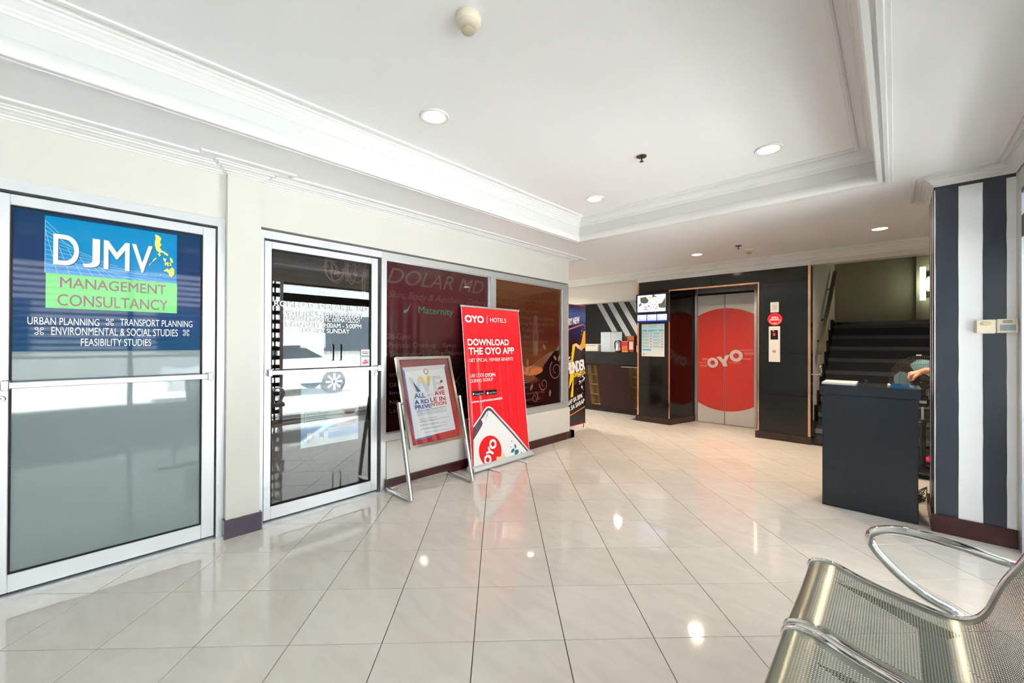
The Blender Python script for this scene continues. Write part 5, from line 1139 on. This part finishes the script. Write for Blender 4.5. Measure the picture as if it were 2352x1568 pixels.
MB().box(XR, XR + .10, 4.04, 4.13, 0, 2.29).box(XR, XR + .10, 2.24, 2.29, 0, 2.29).build('door_frame', M_ALU, sd)
MB().box(XR, XR + .10, 2.29, 4.04, 1.985, 2.12).box(XR, XR + .10, 2.29, 4.04, 2.262, 2.29).build('transom_bar', M_DARKAL, sd)
MB().box(XR + .045, XR + .053, 2.29, 4.04, 2.12, 2.262).build('transom_glass', M_CLR2, sd)
for y0, y1, hy in ((2.295, 3.163, 3.098), (3.171, 4.035, 3.236)):
    q = MB().box(XR + .045, XR + .055, y0, y1, .02, 1.98).build('glass_leaf', M_CLR2, sd)
    MB().box(XR + .040, XR + .060, y0, y1, .008, .05).build('bottom_rail', M_ALU, q)
    MB().tube(smooth_path([(XR + .045, hy, .995), (XR - .01, hy, 1.0), (XR - .02, hy, 1.03), (XR - .02, hy, 1.24), (XR - .01, hy, 1.27), (XR + .045, hy, 1.275)], 5), .013, 10).build('pull_handle', mat('dark_steel', rgb(70, 72, 76), .2, 1.), q, smooth=True)
wn3 = thing('window_3', (XR, -.3, .06), 'street window with dark horizontal blind slats', 'window', kind='structure')
f = MB()
for a in (-2.75, -1.15, .45, 2.06): f.box(XR, XR + .08, a, a + .05, .06, 2.29)
f.box(XR, XR + .08, -2.75, 2.11, .06, .11).box(XR, XR + .08, -2.75, 2.11, 2.24, 2.29); f.build('window_frame', M_DARKAL, wn3)
for a, b_ in ((-2.70, -1.15), (-1.10, .45), (.50, 2.06)): MB().box(XR + .05, XR + .056, a, b_, .11, 2.24).build('glass_pane', M_CLR2, wn3)
M_SLAT = mat('dark_wood_slat', rgb(58, 48, 42), .5, var=.15, scale=20)
sl = MB().box(-.002, .002, 0, 1, -.02, .02).mesh('slat', M_SLAT)
bd_ = thing('slatted_screen', (XR + .1, 2.18, 1.2), 'dark slatted timber screen beside the street door', 'screen')
for k in range(15):
    MB().box(XR + .01, XR + .04, 2.11, 2.24, .16 + .145 * k, .225 + .145 * k).build('slat', M_SLAT, bd_)
MB().box(XR + .01, XR + .04, 2.165, 2.185, .06, 2.29).build('post', M_SLAT, bd_)
bl_ = thing('window_blind', (XR + .03, -.3, 2.2), 'row of dark blind slats across the street window', 'blind')
for k in range(15):
    z = 2.17 - .075 * k - (.0)
    if z < 1.1: break
    MB().add([(XR + .018, -2.70, z - .016), (XR + .018, 2.06, z - .016), (XR + .040, 2.06, z + .016), (XR + .040, -2.70, z + .016)], [(0, 1, 2, 3)]).build('slat', M_SLAT, bl_)

# ---- street outside
tag(MB().box(XR + .15, 60, -40, 40, -.16, -.06).build('pavement', mat('grey_concrete', rgb(196, 195, 190), .8, var=.06, scale=1.5)), 'grey concrete pavement outside the glass street front', 'pavement', kind='structure')
bdg = thing('street_building', (14, 3, 0), 'pale building across the street seen through the glass door', 'building')
MB().box(13, 20, -20, 26, -.06, 11.0).build('wall', mat('pale_render', rgb(138, 138, 136), .8, var=.05, scale=.5), bdg)
for k in range(7):
    MB().box(12.97, 13.0, -16 + 6 * k, -13 + 6 * k, .9, 2.6).build('window', mat('dark_window_glass', rgb(52, 60, 66), .1), bdg)
car = thing('parked_car', (5.2, 3.4, -.06), 'pale car parked outside beyond the glass street door', 'car')
pc = [(-2.1, .32), (-2.12, .62), (-1.95, .80), (-1.15, .90), (-.55, 1.32), (.55, 1.36), (1.25, .98), (2.0, .88), (2.12, .62), (2.1, .32)]
MB().prism([(4.4, 3.4 + a, b_ - .06) for a, b_ in pc], (1.65, 0, 0)).build('body', mat('pearl_car_paint', rgb(216, 218, 220), .2, coat=1.), car)
MB().prism([(4.393, 3.4 + a, b_ - .06) for a, b_ in [(-1.0, .93), (-.5, 1.27), (.5, 1.30), (1.08, .98)]], (1.664, 0, 0)).build('side_window', MATS['dark_window_glass'], car)
for a in (-1.3, 1.35):
    for xx in (4.36, 5.9):
        wh = MB().lathe([(.31, 0), (.31, .19), (.2, .19), (0, .17)], (xx, 3.4 + a, .26), 24, (1, 0, 0)).build('wheel', M_RUBBER, car)
        if xx < 5:
            for k in range(8):
                t0 = 2 * PI * k / 8; MB().prism([(xx - .004, 3.4 + a + r * math.cos(t0 + q_), .26 + r * math.sin(t0 + q_)) for r, q_ in ((.05, -.3), (.05, .3), (.22, .12), (.22, -.12))], (.004, 0, 0)).build('wheel_spoke', M_WHITEP, wh)
hd = tag(MB().box(1.6, 2.0, -8, 12, -.06, .35).build('planter_kerb', mat('dark_planter', rgb(96, 98, 92), .8)), 'low concrete planter kerb outside the street front', 'kerb')
hd.location = (0, 0, 0)
for i in range(len(hd.data.vertices)): 
    if hd.data.vertices[i].co.y > 5: hd.data.vertices[i].co.y = 1.9

# ================================================================== CEILING FITTINGS
def downlight(x, y, z, r, label, power, col, glow=0):
    t = thing('downlight', (x, y, z), label, 'ceiling light', 'recessed ceiling lights')
    MB().lathe([(r * .74, 0), (r * .78, -.006), (r * .95, -.008), (r, -.003), (r, 0)], (x, y, z), 36).build('trim_ring', mat('downlight_ring', rgb(228, 224, 218), .3), t, smooth=40)
    MB().lathe([(0, -.0015), (r * .74, -.0015)], (x, y, z), 32).build('diffuser', M_LIGHTW, t)
    l = bpy.data.lights.new('downlight_lamp', 'AREA'); l.shape = 'DISK'; l.size = r * 1.4; l.energy = power; l.color = col; l.spread = math.radians(150)
    o = bpy.data.objects.new('downlight_lamp', l); COL.objects.link(o); o.location = (x, y, z - .012); o.parent = t; o.matrix_parent_inverse = Matrix.Translation(-t.location)
WARM = (1, .87, .72)
downlight(-2.091, 1.516, ZH, .090, 'big round downlight in the coffer, nearest the camera', .35, WARM)
downlight(-.665, 3.418, ZH, .090, 'round downlight in the coffer corner nearest the striped column', .35, WARM)
downlight(-2.131, 3.443, ZH, .090, 'round downlight in the far left corner of the coffer', .35, WARM)
downlight(-1.903, 5.590, ZL, .080, 'round downlight on the low ceiling in front of the lift', 29, (1, .80, .58))
downlight(-.109, 5.588, ZL, .080, 'round downlight on the low ceiling above the stair foot', 24, (1, .80, .58))
downlight(-4.30, 7.90, ZL, .080, 'added unseen downlight above the reception nook behind the header', 20, WARM)  # added lamp out of view, brightens the nook and far zone
downlight(-4.70, 5.60, ZL, .080, 'added unseen downlight over the side passage behind the clinic wall, near the drink banner', 30, WARM)  # added lamp out of view, its floor bounce lifts the far ceiling
downlight(-6.00, 5.60, ZL, .080, 'added unseen downlight at the far end of the side passage behind the clinic wall', 38, WARM)  # second added passage lamp, unseen, for more bounce at the far end
def smoke(x, y, z, label):
    t = thing('smoke_detector', (x, y, z), label, 'smoke detector', 'smoke detectors')
    MB().lathe([(.052, 0), (.055, -.004), (.055, -.026), (.050, -.032)], (x, y, z), 32).build('base', M_IVORY, t, smooth=40)
    MB().lathe([(.050, -.032), (.046, -.040), (.030, -.048)], (x, y, z), 32).build('body', mat('aged_ivory', rgb(214, 202, 180), .45), t, smooth=40)
    MB().lathe([(.026, -.048), (.026, -.060)], (x, y, z), 24).build('vent_gap', M_GAP, t)
    for k in range(8):
        a = 2 * PI * k / 8; MB().box(-.0015, .0015, -.002, .002, -.060, -.047).build('vent_fin', M_IVORY, t)
        o = t.children[-1]; o.matrix_parent_inverse = Matrix(); o.location = (.0275 * math.cos(a), .0275 * math.sin(a), 0); o.rotation_euler = (0, 0, a)
    MB().lathe([(.028, -.060), (.028, -.066), (.024, -.069), (0, -.069)], (x, y, z), 24).build('cap', mat('grey_ivory', rgb(190, 180, 158), .45), t, smooth=40)
smoke(-1.345, 1.150, ZH, 'ivory smoke detector on the coffer ceiling, large and near')
smoke(-1.307, 5.665, ZL, 'small ivory smoke detector on the low ceiling near the lift')
def sprinkler(x, y, z, label):
    t = thing('sprinkler_head', (x, y, z), label, 'sprinkler', 'sprinkler heads')
    MB().lathe([(.018, -.002), (.030, -.010), (.036, -.008), (.036, -.002), (.03, 0)], (x, y, z), 24).build('escutcheon', mat('tarnished_brass', rgb(110, 98, 84), .3, .9), t, smooth=40)
    MB().lathe([(0, -.001), (.019, -.001)], (x, y, z), 20).build('recess', M_GAP, t)
    MB().tube([(x, y, z), (x, y, z - .040)], .005, 10).build('stem', MATS['tarnished_brass'], t)
    MB().lathe([(0, -.040), (.014, -.040), (.016, -.043), (0, -.044)], (x, y, z), 16).build('deflector', MATS['tarnished_brass'], t)
sprinkler(-1.387, 2.897, ZH, 'sprinkler head in the middle of the coffer ceiling'); sprinkler(-1.368, 5.427, ZL, 'sprinkler head on the low ceiling beside the small smoke detector')

# ================================================================== CHANDELIER inside the clinic
ch = thing('chandelier', (-4.2, 1.95, 2.0), 'pale pink scrolled chandelier hanging inside the dark clinic', 'chandelier')
M_PINK = mat('dusty_pink_metal', rgb(206, 160, 156), .4)
cc = Vector((-4.2, 1.92, 2.06))
MB().tube([cc + Vector((0, 0, .42)), cc + Vector((0, 0, .02))], .008, 8).build('rod', M_PINK, ch); MB().lathe([(0, -.02), (.03, -.015), (.035, 0), (.03, .02), (.01, .03)], cc, 20).build('hub', M_PINK, ch, smooth=40)
for k in range(5):
    a = -PI / 2 + 2 * PI * k / 5; dx = Vector((math.cos(a), math.sin(a), 0))
    am = MB().tube(smooth_path([cc + dx * .02, cc + dx * .05 + Vector((0, 0, -.08)), cc + dx * .13 + Vector((0, 0, -.12)), cc + dx * .20 + Vector((0, 0, -.05)), cc + dx * .20 + Vector((0, 0, .02))]), .007, 8).build('arm', M_PINK, ch, smooth=True)
    MB().tube(smooth_path([cc + dx * .18 + Vector((0, 0, .12)), cc + dx * .10 + Vector((0, 0, .02)), cc + dx * .12 + Vector((0, 0, -.05)), cc + dx * .08 + Vector((0, 0, -.03)), cc + dx * .09 + Vector((0, 0, -.01))]), .005, 6).build('scroll', M_PINK, am, smooth=True)
    MB().lathe([(.03, 0), (.028, .006), (.012, .006), (.012, .09), (.0, .09)], cc + dx * .20 + Vector((0, 0, .02)), 14).build('candle_cup', M_PINK, am, smooth=40)
    MB().lathe([(.062, .10), (.035, .16)], cc + dx * .20 + Vector((0, 0, .02)), 16).build('shade', mat('grey_pink_shade', rgb(176, 160, 156), .6), am, smooth=40)
wc = thing('wind_chime', (-4.0, 1.98, 1.8), 'brass wind chime hanging inside the clinic door', 'wind chime')
MB().lathe([(.018, 0), (.02, .06), (0, .06)], (-4.0, 2.02, 1.98), 14).build('top', mat('red_brown_wood', rgb(140, 70, 50), .4), wc)
for k in range(5): MB().tube([(-4.0 + .016 * math.cos(k * 1.256), 2.02 + .016 * math.sin(k * 1.256), 1.975), (-4.0 + .016 * math.cos(k * 1.256), 2.02 + .016 * math.sin(k * 1.256), 1.80)], .004, 6).build('chime_tube', mat('brass', rgb(214, 186, 120), .25, 1.), wc)
MB().tube([(-4.0, 2.02, 2.45), (-4.0, 2.02, 1.70)], .0015, 5).build('cord', M_BLACK, wc); MB().box(-4.012, -3.988, 2.008, 2.032, 1.67, 1.70).build('clapper', MATS['red_brown_wood'], wc)
